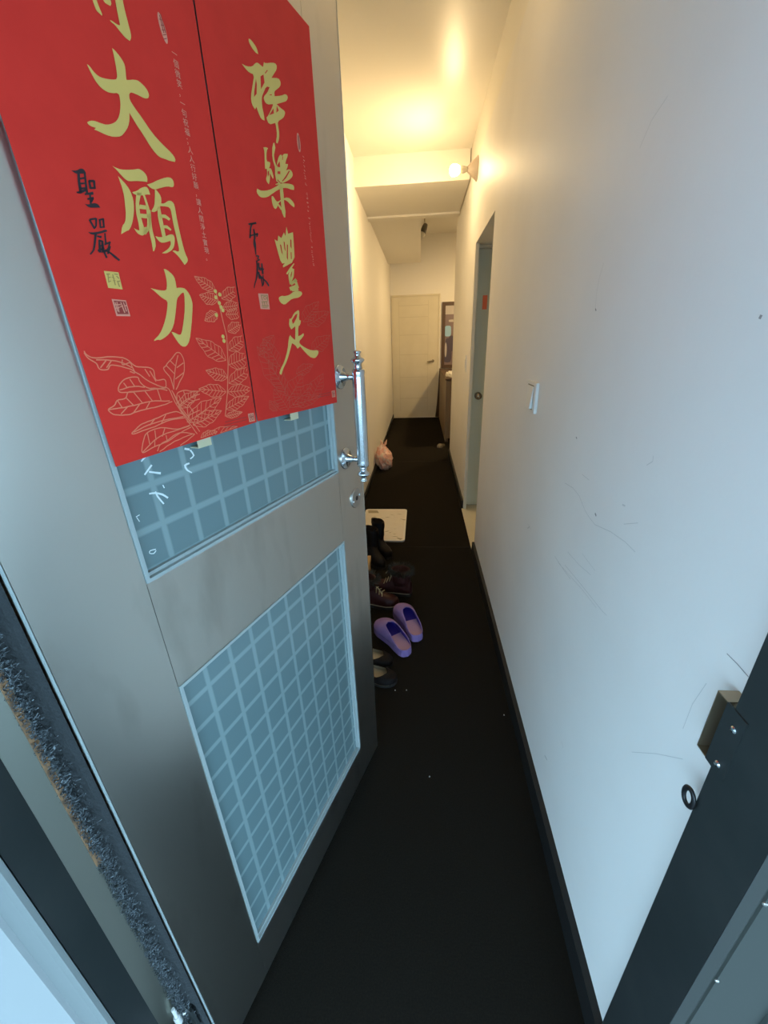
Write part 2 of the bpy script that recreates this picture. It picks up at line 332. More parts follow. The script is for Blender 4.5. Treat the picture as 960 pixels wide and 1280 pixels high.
TR={
 'gold1':'5033 16471,4997 16490,4986 16481,4988 16450,4987 16424,4981 16403,4974 16383,4965 16364,4962 16350,4969 16338,4984 16342,4996 16345,5010 16347,5019 16355,5024 16369,5028 16385,5032 16404,5034 16427;4915 16491,4857 16524,4835 16525,4829 16502,4831 16484,4847 16463,4865 16461,4881 16459,4901 16458,4912 16466;4753 16666,4663 16712,4680 16615,4685 16564,4684 16526,4681 16487,4677 16446,4673 16406,4668 16368,4669 16340,4674 16321,4683 16304,4700 16283,4737 16285,4761 16292,4784 16303,4806 16315,4828 16328,4849 16336,4869 16337,4881 16340,4888 16348,4863 16352,4844 16352,4824 16351,4806 16352,4780 16359,4780 16399,4779 16430,4779 16465,4778 16496,4777 16524,4771 16571;4932 16130,4914 16127,4896 16120,4871 16106,4851 16091,4835 16074,4826 16058,4824 16044,4827 16013,4837 15964,4841 15937,4840 15933,4813 15942,4760 15966,4721 15979,4697 15983,4666 15979,4629 15966,4606 15951,4595 15935,4591 15920,4591 15908,4597 15895,4607 15881,4625 15869,4652 15860,4679 15856,4708 15856,4743 15855,4784 15851,4812 15846,4827 15838,4838 15829,4845 15818,4850 15803,4852 15783,4844 15762,4826 15741,4799 15715,4762 15684,4721 15645,4674 15598,4621 15558,4561 15525,4503 15498,4449 15476,4413 15455,4394 15435,4389 15417,4401 15393,4455 15385,4490 15381,4523 15381,4557 15379,4591 15376,4619 15379,4642 15388,4669 15405,4699 15430,4727 15460,4753 15494,4784 15530,4820 15568,4850 15603,4874 15635,4888 15653,4892 15660,4904 15611,4918 15578,4936 15543,4958 15512,4983 15484,5011 15456,5041 15428,5077 15406,5119 15391,5162 15380,5205 15374,5244 15373,5278 15375,5307 15376,5344 15375,5318 15395,5363 15391,5383 15393,5394 15400,5398 15407,5394 15414,5379 15424,5354 15437,5330 15445,5307 15449,5287 15451,5270 15451,5243 15454,5207 15458,5171 15470,5134 15488,5102 15507,5075 15528,5050 15553,5028 15582,5008 15617,4990 15659,4978 15694,4972 15723,4969 15749,4971 15771,4991 15775,5029 15759,5062 15749,5089 15743,5117 15742,5146 15746,5170 15755,5190 15769,5206 15786,5219 15806,5230 15826,5240 15846,5247 15863,5253 15881,5238 15879,5226 15872,5211 15859,5194 15847,5173 15838,5147 15835,5117 15838,5077 15847,5027 15862,4989 15876,4963 15889,4946 15914,4939 15951,4934 15989,4932 16031,4931 16071;5238 15124,5211 15120,5187 15119,5159 15119,5126 15124,5090 15133,5049 15144,5006 15157,4971 15169,4945 15180,4920 15185,4897 15183,4876 15178,4858 15167,4846 15154,4840 15139,4841 15120,4851 15090,4883 15085,4919 15079,4969 15069,5015 15057,5060 15044,5091 15038,5110 15041,5130 15049,5150 15062,5169 15077,5188 15093,5207 15107;5198 15051,5178 15037,5159 15024,5135 15006,5116 14986,5100 14963,5089 14934,5082 14897,5083 14859,5091 14819,5103 14777,5120 14735,5139 14694,5161 14654,5184 14620,5208 14592,5228 14576,5244 14571,5270 14557,5325 14525,5299 14584,5279 14614,5256 14634,5237 14661,5222 14695,5209 14736,5200 14783,5192 14827,5185 14866,5182 14904,5183 14941,5185 14972,5190 14997,5194 15019;5073 14947,5026 14966,4996 14982,4966 15003,4936 15020,4906 15033,4883 15039,4867 15039,4856 15023,4847 14978,4883 14971,4906 14964,4928 14955,4959 14945,5002 14935,5032 14932,5052 14934,5065 14938;5152 14611,5121 14601,5101 14600,5082 14603,5063 14614,5044 14631,5023 14643,5000 14650,4981 14650,4958 14642,4993 14608,5018 14587,5045 14568,5067 14558,5083 14558,5101 14561,5120 14567,5135 14581;4861 15066,4810 15088,4770 15108,4724 15134,4671 15160,4611 15188,4565 15206,4533 15214,4508 15215,4489 15207,4480 15192,4480 15170,4487 15150,4500 15134,4526 15125,4563 15122,4607 15110,4660 15089,4706 15070,4745 15052,4778 15043,4806 15042,4830 15048;4769 15046,4749 15042,4733 15030,4713 15008,4706 14983,4712 14953,4725 14921,4747 14888,4775 14859,4810 14835,4840 14821,4864 14816,4876 14816,4877 14822,4864 14839,4836 14867,4815 14901,4801 14941,4787 14982;4730 14926,4694 14931,4664 14944,4628 14967,4597 14980,4572 14983,4552 14977,4538 14962,4533 14928,4535 14876,4536 14818,4535 14753,4532 14683,4527 14608,4522 14546,4516 14497,4506 14457,4491 14426,4489 14402,4501 14384,4519 14367,4556 14341,4589 14382,4612 14408,4638 14431,4663 14449,4699 14467,4674 14476,4653 14477,4629 14472,4611 14475,4599 14483,4594 14514,4595 14568,4598 14629,4603 14699,4605 14765,4602 14830,4602 14876,4607 14902,4629 14913,4669 14909,4701 14904,4738 14898;4898 14582,4855 14580,4822 14585,4784 14595,4744 14610,4703 14628,4670 14638,4645 14640,4630 14630,4627 14609,4634 14577,4653 14534,4676 14501,4705 14476,4740 14455,4782 14435,4816 14425,4857 14422,4821 14441,4790 14458,4754 14481,4726 14505,4706 14530,4698 14549,4702 14568,4763 14545,4798 14535,4829 14530,4854 14535,4873 14549,4886 14562;5018 14961,5044 14901,5061 14853,5075 14801,5083 14751,5083 14708,5081 14671,5085 14641,5090 14601,5021 14624,5025 14661,5029 14690,5032 14727,5032 14768,5027 14814,5017 14862,4993 14908,4960 14968;4945 14950,4939 14913,4935 14878,4939 14838,4946 14796,4952 14754,4962 14715,4972 14680,4987 14651,5013 14624,5053 14588,5022 14573,4980 14612,4948 14646,4925 14685,4909 14725,4902 14768,4898 14811,4900 14851,4906 14890,4912 14924,4922 14961;5033 14809,4930 14823,4911 14862,5013 14852;5067 14725,4942 14738,4923 14782,5050 14764;4900 14827,4922 14771,4942 14718,4956 14665,4967 14613,4967 14568,4966 14529,4966 14499,4969 14474,4969 14451,4973 14425,4959 14426,4939 14454,4921 14482,4915 14512,4911 14546,4916 14585,4919 14627,4915 14675,4906 14726,4897 14776,4886 14830;4784 14878,4796 14833,4805 14792,4807 14752,4806 14708,4804 14652,4802 14583,4751 14598,4751 14669,4750 14727,4750 14771,4749 14809,4749 14846,4747 14889;4783 14774,4741 14785,4719 14789,4693 14786,4658 14775,4634 14797,4663 14814,4693 14826,4731 14820,4777 14808;4774 14677,4741 14686,4724 14688,4700 14685,4669 14674,4650 14689,4674 14707,4699 14721,4732 14717,4770 14707;4879 14260,4854 14262,4825 14251,4784 14227,4758 14202,4748 14176,4745 14141,4749 14076,4689 14084,4656 14084,4631 14080,4606 14065,4582 14038,4564 14005,4553 13965,4550 13929,4554 13898,4576 13826,4617 13714,4656 13615,4693 13530,4728 13471,4762 13437,4793 13418,4820 13415,4845 13419,4868 13432,4894 13461,4922 13507,4942 13543,4961 13584,4932 13581,4906 13572,4875 13557,4849 13552,4829 13558,4802 13594,4768 13661,4734 13736,4700 13819,4675 13903,4656 13988,4655 14031,4670 14031,4689 14023,4712 14007,4736 13989,4762 13970,4782 13942,4798 13904,4818 13855,4842 13798,4868 13740,4897 13682,4928 13636,4960 13601,4993 13572,5026 13549,5068 13526,5118 13504,5151 13495,5169 13499,5191 13497,5232 13486,5226 13498,5201 13516,5155 13546,5110 13587,5067 13639,5029 13692,4997 13745,4971 13794,4951 13840,4936 13877,4926 13907,4937 13929,4968 13941,4997 13957,5024 13977,5048 13995,5070 14013,5091 14027,5118 14043,5081 14038,5048 14035,5008 14031,4969 14031,4930 14034,4905 14044,4894 14061,4884 14086,4876 14119,4872 14153,4872 14189,4873 14220',
 'black1':'5685 14965,5643 14976,5619 14987,5598 15001,5580 15008,5563 15010,5552 15003,5543 14983,5567 14974,5589 14967,5616 14958,5635 14953,5647 14953,5661 14956;5638 14719,5613 14720,5590 14727,5560 14740,5534 14748,5512 14749,5497 14743,5485 14721,5519 14714,5549 14707,5586 14699,5613 14701;5683 14483,5655 14483,5621 14490,5573 14504,5533 14518,5501 14533,5482 14537,5472 14525,5504 14511,5535 14499,5575 14484,5609 14473,5637 14467,5659 14468;5632 14957,5643 14920,5651 14886,5656 14848,5662 14802,5630 14814,5627 14859,5624 14896,5616 14928,5606 14965;5566 14980,5574 14941,5581 14905,5589 14862,5599 14813,5573 14821,5566 14870,5560 14911,5553 14948,5545 14987;5630 14908,5570 14933,5569 14946,5629 14923;5635 14870,5576 14891,5573 14903,5632 14886;5648 14830,5584 14850,5581 14865,5645 14845;5692 14793,5674 14792,5651 14796,5616 14816,5573 14843,5578 14857,5621 14834,5652 14819,5668 14810,5687 14804;5543 14924,5551 14858,5524 14868,5520 14934;5542 14913,5483 14928,5476 14949,5535 14933;5494 14938,5505 14867,5481 14875,5467 14947;5546 14857,5488 14872,5482 14890,5540 14876;5614 14794,5522 14819,5518 14844,5611 14808;5567 14815,5586 14726,5566 14732,5548 14821;5599 14759,5531 14780,5528 14801,5598 14773;5549 14790,5578 14750,5559 14747,5527 14787;5644 14587,5614 14517,5594 14529,5624 14599;5633 14585,5561 14608,5559 14624,5631 14601;5570 14617,5580 14580,5588 14553,5599 14540,5615 14527,5605 14519,5586 14535,5571 14553,5560 14584,5548 14622;5534 14616,5548 14540,5529 14545,5515 14621;5537 14601,5481 14620,5480 14637,5536 14615;5497 14627,5511 14546,5490 14552,5474 14634;5543 14538,5495 14552,5493 14565,5541 14552;5619 14479,5637 14433,5653 14394,5668 14360,5684 14332,5702 14312,5726 14291,5717 14284,5691 14305,5667 14328,5648 14360,5631 14396,5614 14435,5594 14481;5603 14455,5561 14448,5547 14472,5595 14469;5515 14501,5536 14407,5515 14412,5498 14505;5598 14428,5627 14316,5598 14322,5577 14433;5600 14416,5559 14414,5548 14432,5588 14437;5569 14426,5594 14321,5565 14327,5544 14431;5604 14372,5564 14379,5560 14391,5600 14385;5631 14323,5553 14358,5555 14371,5633 14340;5542 14391,5466 14424,5470 14440,5544 14405;5485 14432,5502 14399,5519 14373,5544 14350,5578 14324,5571 14317,5534 14341,5502 14367,5484 14399,5469 14433;5585 14367,5566 14274,5544 14284,5567 14375;5563 14342,5535 14334,5511 14325,5489 14309,5468 14291,5447 14280,5425 14268,5409 14283,5429 14297,5446 14310,5470 14325,5496 14340,5522 14349,5552 14356;5492 14394,5541 14318,5524 14316,5475 14392',
 'gold2':'2730 17174,2706 17187,2678 17188,2638 17181,2604 17172,2579 17160,2561 17140,2549 17100,2601 17095,2636 17099,2671 17109,2699 17122,2719 17136,2729 17151;2940 16843,2868 16853,2813 16868,2751 16892,2702 16920,2666 16952,2634 16976,2606 16992,2575 17000,2540 17000,2510 17001,2473 17002,2437 17070,2414 17068,2361 17089,2267 17133,2197 17160,2152 17169,2131 17158,2136 17129,2160 17092,2205 17048,2244 17010,2295 16959,2162 17010,2104 17022,2079 17009,2072 16989,2083 16961,2116 16927,2169 16888,2212 16858,2244 16835,2261 16811,2261 16771,2133 16823,2060 16857,2001 16890,1955 16905,1923 16901,1918 16882,1940 16849,1978 16819,2030 16792,2102 16756,2234 16692,2169 16684,2118 16682,2059 16683,2032 16674,2036 16653,2054 16627,2084 16594,2139 16554,2218 16508,2255 16468,2251 16434,2248 16399,2244 16361,2250 16323,2263 16286,2282 16252,2318 16207,2349 16206,2346 16232,2320 16284,2307 16335,2307 16384,2311 16418,2321 16447,2441 16391,2494 16388,2521 16418,2521 16443,2493 16463,2443 16513,2371 16594,2334 16640,2330 16657,2436 16614,2486 16604,2516 16611,2533 16627,2538 16650,2515 16681,2465 16721,2421 16762,2367 16829,2425 16814,2470 16780,2519 16720,2555 16677,2576 16648,2590 16611,2596 16563,2594 16518,2583 16476,2578 16437,2578 16386,2638 16378,2669 16389,2693 16416,2712 16443,2733 16481,2772 16438,2817 16466,2832 16494,2832 16534,2813 16592,2776 16669,2742 16739,2713 16801,2724 16827,2774 16816,2819 16813,2859 16818,2895 16826;2685 16048,2645 16064,2616 16071,2570 16075,2606 16039,2625 15995,2639 15931,2632 15902,2603 15908,2580 15910,2562 15909,2559 15897,2570 15873,2583 15853,2607 15828,2568 15839,2549 15834,2537 15817,2526 15793,2516 15762,2517 15739,2534 15719,2555 15736,2572 15749,2604 15772,2605 15722,2618 15684,2653 15622,2686 15635,2700 15649,2705 15669,2697 15693,2677 15723,2665 15755,2660 15806,2702 15794,2693 15857,2685 15912,2673 15979,2672 16021;2412 15903,2395 15933,2368 15982,2340 16025,2311 16060,2282 16083,2255 16092,2238 16092,2228 16077,2194 16114,2155 16133,2070 16156,2080 16128,2096 16105,2122 16076,2142 16048,2164 16006,2093 16022,2111 15984,2129 15960,2163 15924,2089 15958,2046 15965,2011 15957,1991 15940,1987 15915,2007 15885,2051 15851,2109 15816,2180 15780,2240 15752,2289 15731,2338 15725,2388 15734,2417 15748,2425 15767,2427 15796,2420 15836,2418 15863,2421 15880,2419 15893;2946 15500,2924 15496,2898 15495,2859 15496,2798 15509,2713 15534,2625 15568,2533 15612,2452 15653,2384 15692,2308 15722,2224 15743,2144 15760,2067 15772,2016 15776,1991 15771,1982 15755,1995 15715,2061 15702,2111 15697,2166 15694,2223 15685,2280 15669,2342 15647,2408 15620,2480 15585,2556 15543,2627 15504,2692 15467,2755 15440,2814 15422,2863 15413,2902 15412,2934 15421,2960 15439,2966 15461;2627 15457,2617 15485,2594 15494,2569 15487,2540 15464,2514 15450,2489 15447,2442 15464,2373 15502,2299 15535,2222 15561,2156 15570,2102 15560,2060 15544,2031 15523,2022 15501,2039 15470,2105 15480,2153 15492,2205 15510,2258 15516,2313 15510,2371 15489,2431 15454,2446 15425,2416 15403,2394 15384,2372 15362,2400 15352,2429 15362,2486 15399,2521 15359,2546 15342,2572 15337,2595 15347,2615 15373,2625 15410;2424 16181,2443 16149,2463 16115,2475 16069,2485 16018,2486 15978,2479 15944,2464 15915,2451 15886,2458 15841,2468 15790,2461 15749,2451 15707,2424 15716,2421 15762,2415 15806,2409 15855,2407 15902,2420 15934,2436 15961,2442 15994,2441 16031,2414 16084,2385 16137,2390 16165,2398 16190;2482 15660,2350 15700,2358 15723,2485 15668;2427 15717,2368 15672,2335 15690,2410 15726;2386 15666,2388 15609,2391 15560,2392 15503,2394 15445,2398 15387,2399 15334,2377 15301,2354 15269,2316 15280,2307 15322,2296 15364,2304 15412,2309 15467,2304 15527,2298 15586,2300 15635,2303 15691;2673 14921,2598 14908,2564 14989,2488 14968,2403 15059,2370 15014,2316 15156,2292 15062,2145 15109,2154 14973,2163 14868,2174 14750,2269 14656,2527 14557,2535 14576,2519 14593,2462 14627,2540 14610,2582 14646,2613 14728,2639 14807;2747 14089,2729 14115,2676 14133,2632 14140,2599 14138,2546 14144,2474 14159,2403 14182,2333 14216,2247 14238,2143 14248,2077 14243,2052 14224,2067 14197,2122 14164,2207 14139,2321 14122,2407 14100,2466 14072,2524 14046,2581 14019,2638 14013,2694 14029,2730 14054;2390 13870,2333 13907,2226 13948,2202 13927,2205 13887,2228 13822,2223 13787,2175 13781,2206 13727,2232 13704,2263 13693,2286 13647,2310 13526,2235 13541,2193 13554,2144 13577,2128 13553,2142 13533,2181 13507,2222 13484,2265 13464,2289 13441,2294 13415,2251 13383,2160 13344,2064 13312,1964 13288,1865 13276,1767 13279,1707 13269,1689 13246,1700 13218,1739 13186,1783 13160,1830 13142,1895 13143,1978 13161,2064 13202,2155 13264,2221 13311,2285 13360,2370 13321,2418 13369,2455 13392,2520 13416,2618 13275,2674 13199,2722 13140,2774 13087,2828 13040,2873 12992,2928 12920,2967 12942,2966 12967,2938 13003,2891 13049,2827 13105,2763 13178,2701 13265,2650 13359,2611 13458,2581 13517,2548 13546,2513 13516,2481 13496,2417 13465,2384 13586,2373 13642,2372 13686,2493 13635,2538 13679,2543 13720,2513 13801,2473 13802,2436 13825;2220 14656,2280 14616,2337 14578,2397 14531,2465 14476,2432 14468,2361 14522,2299 14568,2250 14608,2198 14650;2302 14580,2364 14522,2407 14465,2409 14399,2397 14325,2332 14337,2344 14410,2343 14469,2307 14516,2247 14572;2272 14567,2296 14507,2320 14458,2348 14418,2387 14373,2342 14367,2295 14413,2257 14457,2238 14511,2221 14572;2341 14316,2162 14404,2215 14435,2392 14347;2393 14231,2146 14300,2178 14350,2422 14281;2267 14407,2208 14282,2133 14300,2194 14426;2351 14226,2156 14250,2158 14298,2352 14266',
 'patch2':'2672 16799,2668 16743,2697 16633,2764 16574,2746 16634;2561 16868,2486 16918,2480 16836,2583 16724;2451 16947,2383 17009,2371 17007,2434 16948;2330 16610,2332 16551,2454 16489;2238 16674,2199 16630,2270 16581;2412 16724,2346 16761,2330 16755;2398 15919,2315 15993,2318 15920,2384 15906;2399 15848,2324 15868,2333 15829,2404 15815;2088 15941,2066 15938,2185 15823,2289 15750,2310 15749,2200 15837;2647 15776,2613 15802,2625 15750,2658 15708;2228 16077,2209 16082,2228 16035,2243 16031;2472 15425,2402 15467,2408 15399;2551 14874,2519 14870,2505 14735,2532 14762;2440 14934,2415 14924,2416 14796,2443 14827;2359 14904,2332 14903,2379 14678,2403 14710;2249 14991,2218 14991,2238 14858,2267 14889;2277 14806,2252 14810,2265 14711,2290 14708;2439 13721,2453 13779,2336 13869,2264 13891,2304 13823,2395 13742',
 'black2':'3249 14999,3066 15048,3068 15071,3250 15018;3184 15036,3207 15003,3223 14973,3237 14937,3248 14901,3261 14870,3275 14835,3241 14839,3228 14874,3217 14906,3206 14942,3192 14976,3172 15003,3145 15036;3256 14856,3196 14875,3148 14890,3108 14900,3059 14910,3057 14930,3107 14919,3151 14908,3201 14893,3261 14873;3162 14966,3161 14928,3163 14895,3166 14866,3174 14832,3138 14837,3126 14873,3118 14906,3124 14938,3133 14975;3095 14932,3107 14878,3080 14883,3067 14936;3181 14840,3192 14803,3201 14772,3192 14744,3184 14716,3184 14683,3187 14644,3161 14649,3154 14689,3148 14724,3142 14756,3138 14786,3142 14814,3145 14847;3181 14619,3143 14624,3134 14627,3144 14614,3156 14589,3125 14583,3113 14593,3139 14583,3197 14563,3190 14549,3131 14568,3086 14587,3110 14600,3129 14599,3114 14613,3098 14639,3132 14645,3175 14640;3194 14560,3193 14519,3199 14476,3218 14407,3244 14339,3270 14297,3294 14263,3312 14229,3328 14195,3311 14194,3291 14229,3270 14262,3243 14295,3213 14340,3183 14410,3159 14481,3157 14526,3161 14567;3153 14546,3157 14444,3124 14450,3120 14552;3082 14545,3087 14490,3092 14446,3090 14422,3088 14400,3050 14407,3047 14430,3045 14454,3047 14497,3048 14551;3155 14475,3065 14461,3047 14480,3141 14491;3190 14420,3181 14325,3134 14335,3144 14429;3129 14443,3025 14468,3028 14485,3132 14461;3183 14370,3127 14346,3080 14327,3045 14309,3018 14291,2997 14271,2977 14244,2944 14256,2963 14284,2984 14307,3016 14326,3054 14343,3096 14366,3147 14393;3087 14388,3087 14328,3093 14280,3112 14256,3141 14235,3122 14228,3090 14252,3066 14282,3061 14333,3060 14393;3144 14371,3125 14251,3099 14256,3114 14378',
 'seal1a':'5622 14157,5463 14161,5465 14001,5624 14003',
 'seal1a_marks':'5608 14124,5568 14129,5565 14139,5605 14135;5595 14128,5608 14051,5599 14053,5585 14130;5589 14095,5566 14103,5566 14110,5589 14103;5598 14059,5575 14066,5576 14073,5598 14066;5542 14133,5543 14033,5532 14036,5532 14136;5557 14105,5529 14095,5525 14100,5553 14110;5552 14073,5524 14075,5522 14081,5550 14078;5520 14135,5482 14134,5477 14144,5516 14143;5504 14119,5482 14098,5473 14105,5493 14127;5511 14066,5473 14074,5472 14084,5510 14076;5507 14064,5501 14020,5489 14024,5494 14069',
 'seal1b':'5619 13900,5459 13897,5452 13741,5614 13738',
 'seal1b_field':'5603 13885,5471 13884,5469 13761,5598 13757',
 'seal1b_marks':'5599 13869,5595 13781,5584 13784,5588 13872;5578 13874,5583 13774,5572 13776,5567 13877;5605 13842,5539 13845,5536 13856,5602 13852;5535 13872,5519 13771,5506 13775,5524 13876;5566 13819,5511 13836,5511 13844,5566 13827;5504 13874,5495 13785,5482 13789,5493 13877;5497 13834,5468 13841,5468 13852,5497 13844;5604 13808,5562 13815,5561 13825,5603 13818',
 'seal2a':'3242 14130,3002 14143,3009 13922,3233 13917',
 'seal2a_marks':'3189 14103,3029 14114,3027 14124,3187 14113;3185 14104,3171 14036,3154 14039,3168 14107;3128 14091,3093 14092,3072 14091,3066 14080,3069 14070,3089 14065,3110 14063,3114 14074,3115 14095,3132 14092,3131 14071,3121 14055,3088 14055,3056 14065,3049 14083,3060 14099,3088 14102,3124 14101;3041 14120,3044 14044,3026 14046,3023 14122;3192 14011,3038 14026,3037 14037,3190 14022;3179 14008,3177 13971,3160 13973,3162 14011;3130 14016,3130 13974,3112 13976,3113 14019;3073 14020,3072 13977,3055 13979,3056 14022;3196 13956,3033 13965,3030 13977,3193 13968;3190 13936,3058 13945,3056 13954,3188 13945',
 'seal1c':'3875 12421,3743 12416,3739 12286,3873 12292',
 'seal1c_marks':'3854 12401,3842 12305,3829 12305,3841 12401;3821 12400,3807 12310,3794 12311,3808 12401;3839 12359,3758 12358,3759 12367,3839 12368;3777 12400,3775 12305,3762 12304,3764 12400',
 'seal2b':'1321 12474,1181 12474,1175 12335,1315 12343',
 'seal2b_marks':'1296 12457,1294 12354,1275 12353,1278 12456;1250 12457,1246 12360,1228 12358,1232 12455;1288 12408,1195 12407,1197 12417,1291 12418',
 'caption1':'4369 12377,3921 12374,3922 12383,4370 12386;4394 12336,3914 12336,3915 12344,4395 12344;4403 12300,4130 12296,4131 12304,4404 12308',
 'caption2':'1817 12451,1374 12447,1376 12456,1819 12459;1866 12409,1381 12403,1384 12412,1867 12418',
 'oval1':'4195 16482,4208 16482,4221 16493,4235 16514,4247 16543,4256 16577,4262 16614,4264 16648,4262 16677,4255 16699,4246 16711,4234 16712,4221 16702,4208 16682,4196 16654,4186 16620,4180 16583,4177 16548,4179 16517,4186 16495',
 'oval1_marks':'4240 16689,4224 16555,4213 16561,4229 16695;4223 16705,4199 16566,4188 16572,4213 16711;4253 16650,4219 16657,4214 16664,4248 16657;4243 16607,4199 16623,4194 16632,4239 16615;4241 16569,4191 16592,4189 16599,4239 16576;4238 16531,4187 16558,4187 16565,4238 16537;4237 16500,4189 16526,4189 16532,4237 16506',
 'oval2':'1711 16284,1727 16285,1742 16298,1754 16321,1763 16353,1768 16389,1768 16427,1763 16463,1754 16494,1742 16516,1727 16527,1712 16527,1698 16515,1685 16492,1676 16461,1671 16424,1671 16386,1675 16349,1684 16318,1697 16296',
 'oval2_marks':'1739 16489,1735 16312,1721 16317,1725 16494;1711 16498,1714 16318,1700 16323,1697 16503',
 'buds1':'4109 14066,4128 14065,4142 14073,4147 14087,4140 14102,4125 14112,4107 14113,4092 14105,4087 14090,4094 14075;4121 13992,4139 13992,4153 14000,4158 14015,4152 14030,4136 14039,4118 14040,4103 14032,4099 14017,4105 14002;4075 13925,4094 13925,4108 13934,4113 13948,4107 13963,4091 13973,4072 13974,4058 13965,4052 13950,4059 13935;4030 13838,4049 13838,4064 13847,4069 13862,4063 13878,4047 13887,4028 13888,4012 13879,4007 13863,4014 13848;4167 13774,4185 13774,4200 13784,4204 13799,4198 13814,4182 13823,4164 13823,4149 13814,4145 13799,4151 13784;4039 14032,4058 14032,4073 14040,4078 14055,4071 14070,4056 14080,4037 14081,4022 14072,4017 14058,4023 14042;4053 13877,4072 13876,4086 13885,4091 13900,4085 13916,4069 13925,4050 13926,4035 13917,4030 13902,4037 13886;4113 13502,4132 13503,4147 13514,4152 13530,4145 13545,4130 13554,4110 13554,4095 13543,4090 13527,4097 13512;4108 13446,4127 13447,4142 13458,4147 13474,4141 13490,4125 13499,4105 13498,4090 13488,4085 13471,4092 13456',
 'residue':'5559 12062,5686 11969,5673 11952,5543 12043;5616 11969,5576 11952,5542 11937,5508 11920,5465 11900,5453 11928,5497 11945,5532 11958,5567 11973,5607 11990;5670 12124,5602 12161,5618 12183,5680 12137;5689 11701,5650 11693,5614 11683,5568 11660,5524 11631,5492 11600,5458 11560,5437 11574,5471 11616,5506 11652,5556 11683,5606 11705,5646 11716,5687 11722;5606 11712,5605 11676,5598 11637,5572 11578,5538 11508,5517 11514,5550 11585,5574 11642,5583 11677,5588 11711;5481 11759,5470 11712,5455 11713,5466 11760;4998 11932,5048 11933,5089 11921,5091 11879,5072 11836,5038 11805,4996 11775,4985 11786,5022 11818,5046 11847,5059 11881,5059 11903,5041 11907,4995 11909;4949 12093,4922 12043,4911 12010,4931 11996,4972 11983,4965 11968,4919 11980,4885 12003,4897 12049,4924 12100;5029 12120,4951 12089,4938 12115,5016 12146;5934 11488,5881 11496,5884 11506,5936 11498;5932 11484,5913 11417,5903 11418,5923 11486;5803 10980,5848 10993,5883 10999,5903 10985,5905 10961,5880 10939,5848 10926,5824 10935,5802 10951,5810 10963,5832 10947,5850 10940,5876 10951,5894 10966,5893 10977,5879 10986,5848 10980,5804 10967',
}
LEAF_A=[(4115, 14098, 4431, 14233, -58, 56), (4110, 13969, 4406, 14025, -50, 71), (4020, 14009, 3642, 14172, -44, -63), (4020, 13903, 3667, 13949, 8, -64), (3988, 13815, 3640, 13837, 17, -71), (4146, 13826, 4398, 13722, 40, 57), (4002, 13594, 3710, 13711, -45, -61), (4050, 13348, 3629, 13536, -63, -73), (4140, 13218, 4603, 13514, -85, 78), (4098, 13157, 3649, 13254, -38, -115), (4170, 12985, 4541, 13110, -49, 74), (4162, 12905, 3631, 13087, -52, -84), (4219, 12791, 3698, 12774, 16, -86), (4307, 12558, 3788, 12676, -31, -78), (4247, 12794, 4725, 12887, -25, 84), (4332, 12459, 3984, 12465, -1, -46), (5102, 12698, 4744, 12861, -42, -67), (5021, 12501, 4349, 12726, -42, -102), (4940, 12448, 4394, 12551, -22, -93), (4850, 12234, 4140, 12275, 2, -75), (4857, 12255, 4547, 12281, -10, -60)]
LEAF_B=[(2844, 12328, 3173, 12713, -189, 59), (2845, 12485, 2277, 12894, -191, -96), (2869, 12679, 3442, 13384, -197, 85), (2804, 12362, 2013, 12689, -151, -126), (3160, 12358, 3328, 12550, -101, 33), (2697, 12386, 1735, 12423, -14, -106), (2829, 12560, 3216, 13175, -165, 50), (2108, 13764, 1517, 14124, -162, -67), (1974, 13711, 1173, 13967, -97, -101), (2947, 13054, 3282, 13495, -156, 56), (2147, 12391, 1578, 12840, -204, -85), (1906, 13268, 1200, 13539, -138, -100), (2990, 13543, 3419, 13252, 104, 48), (2487, 12910, 1912, 13029, -54, -85)]
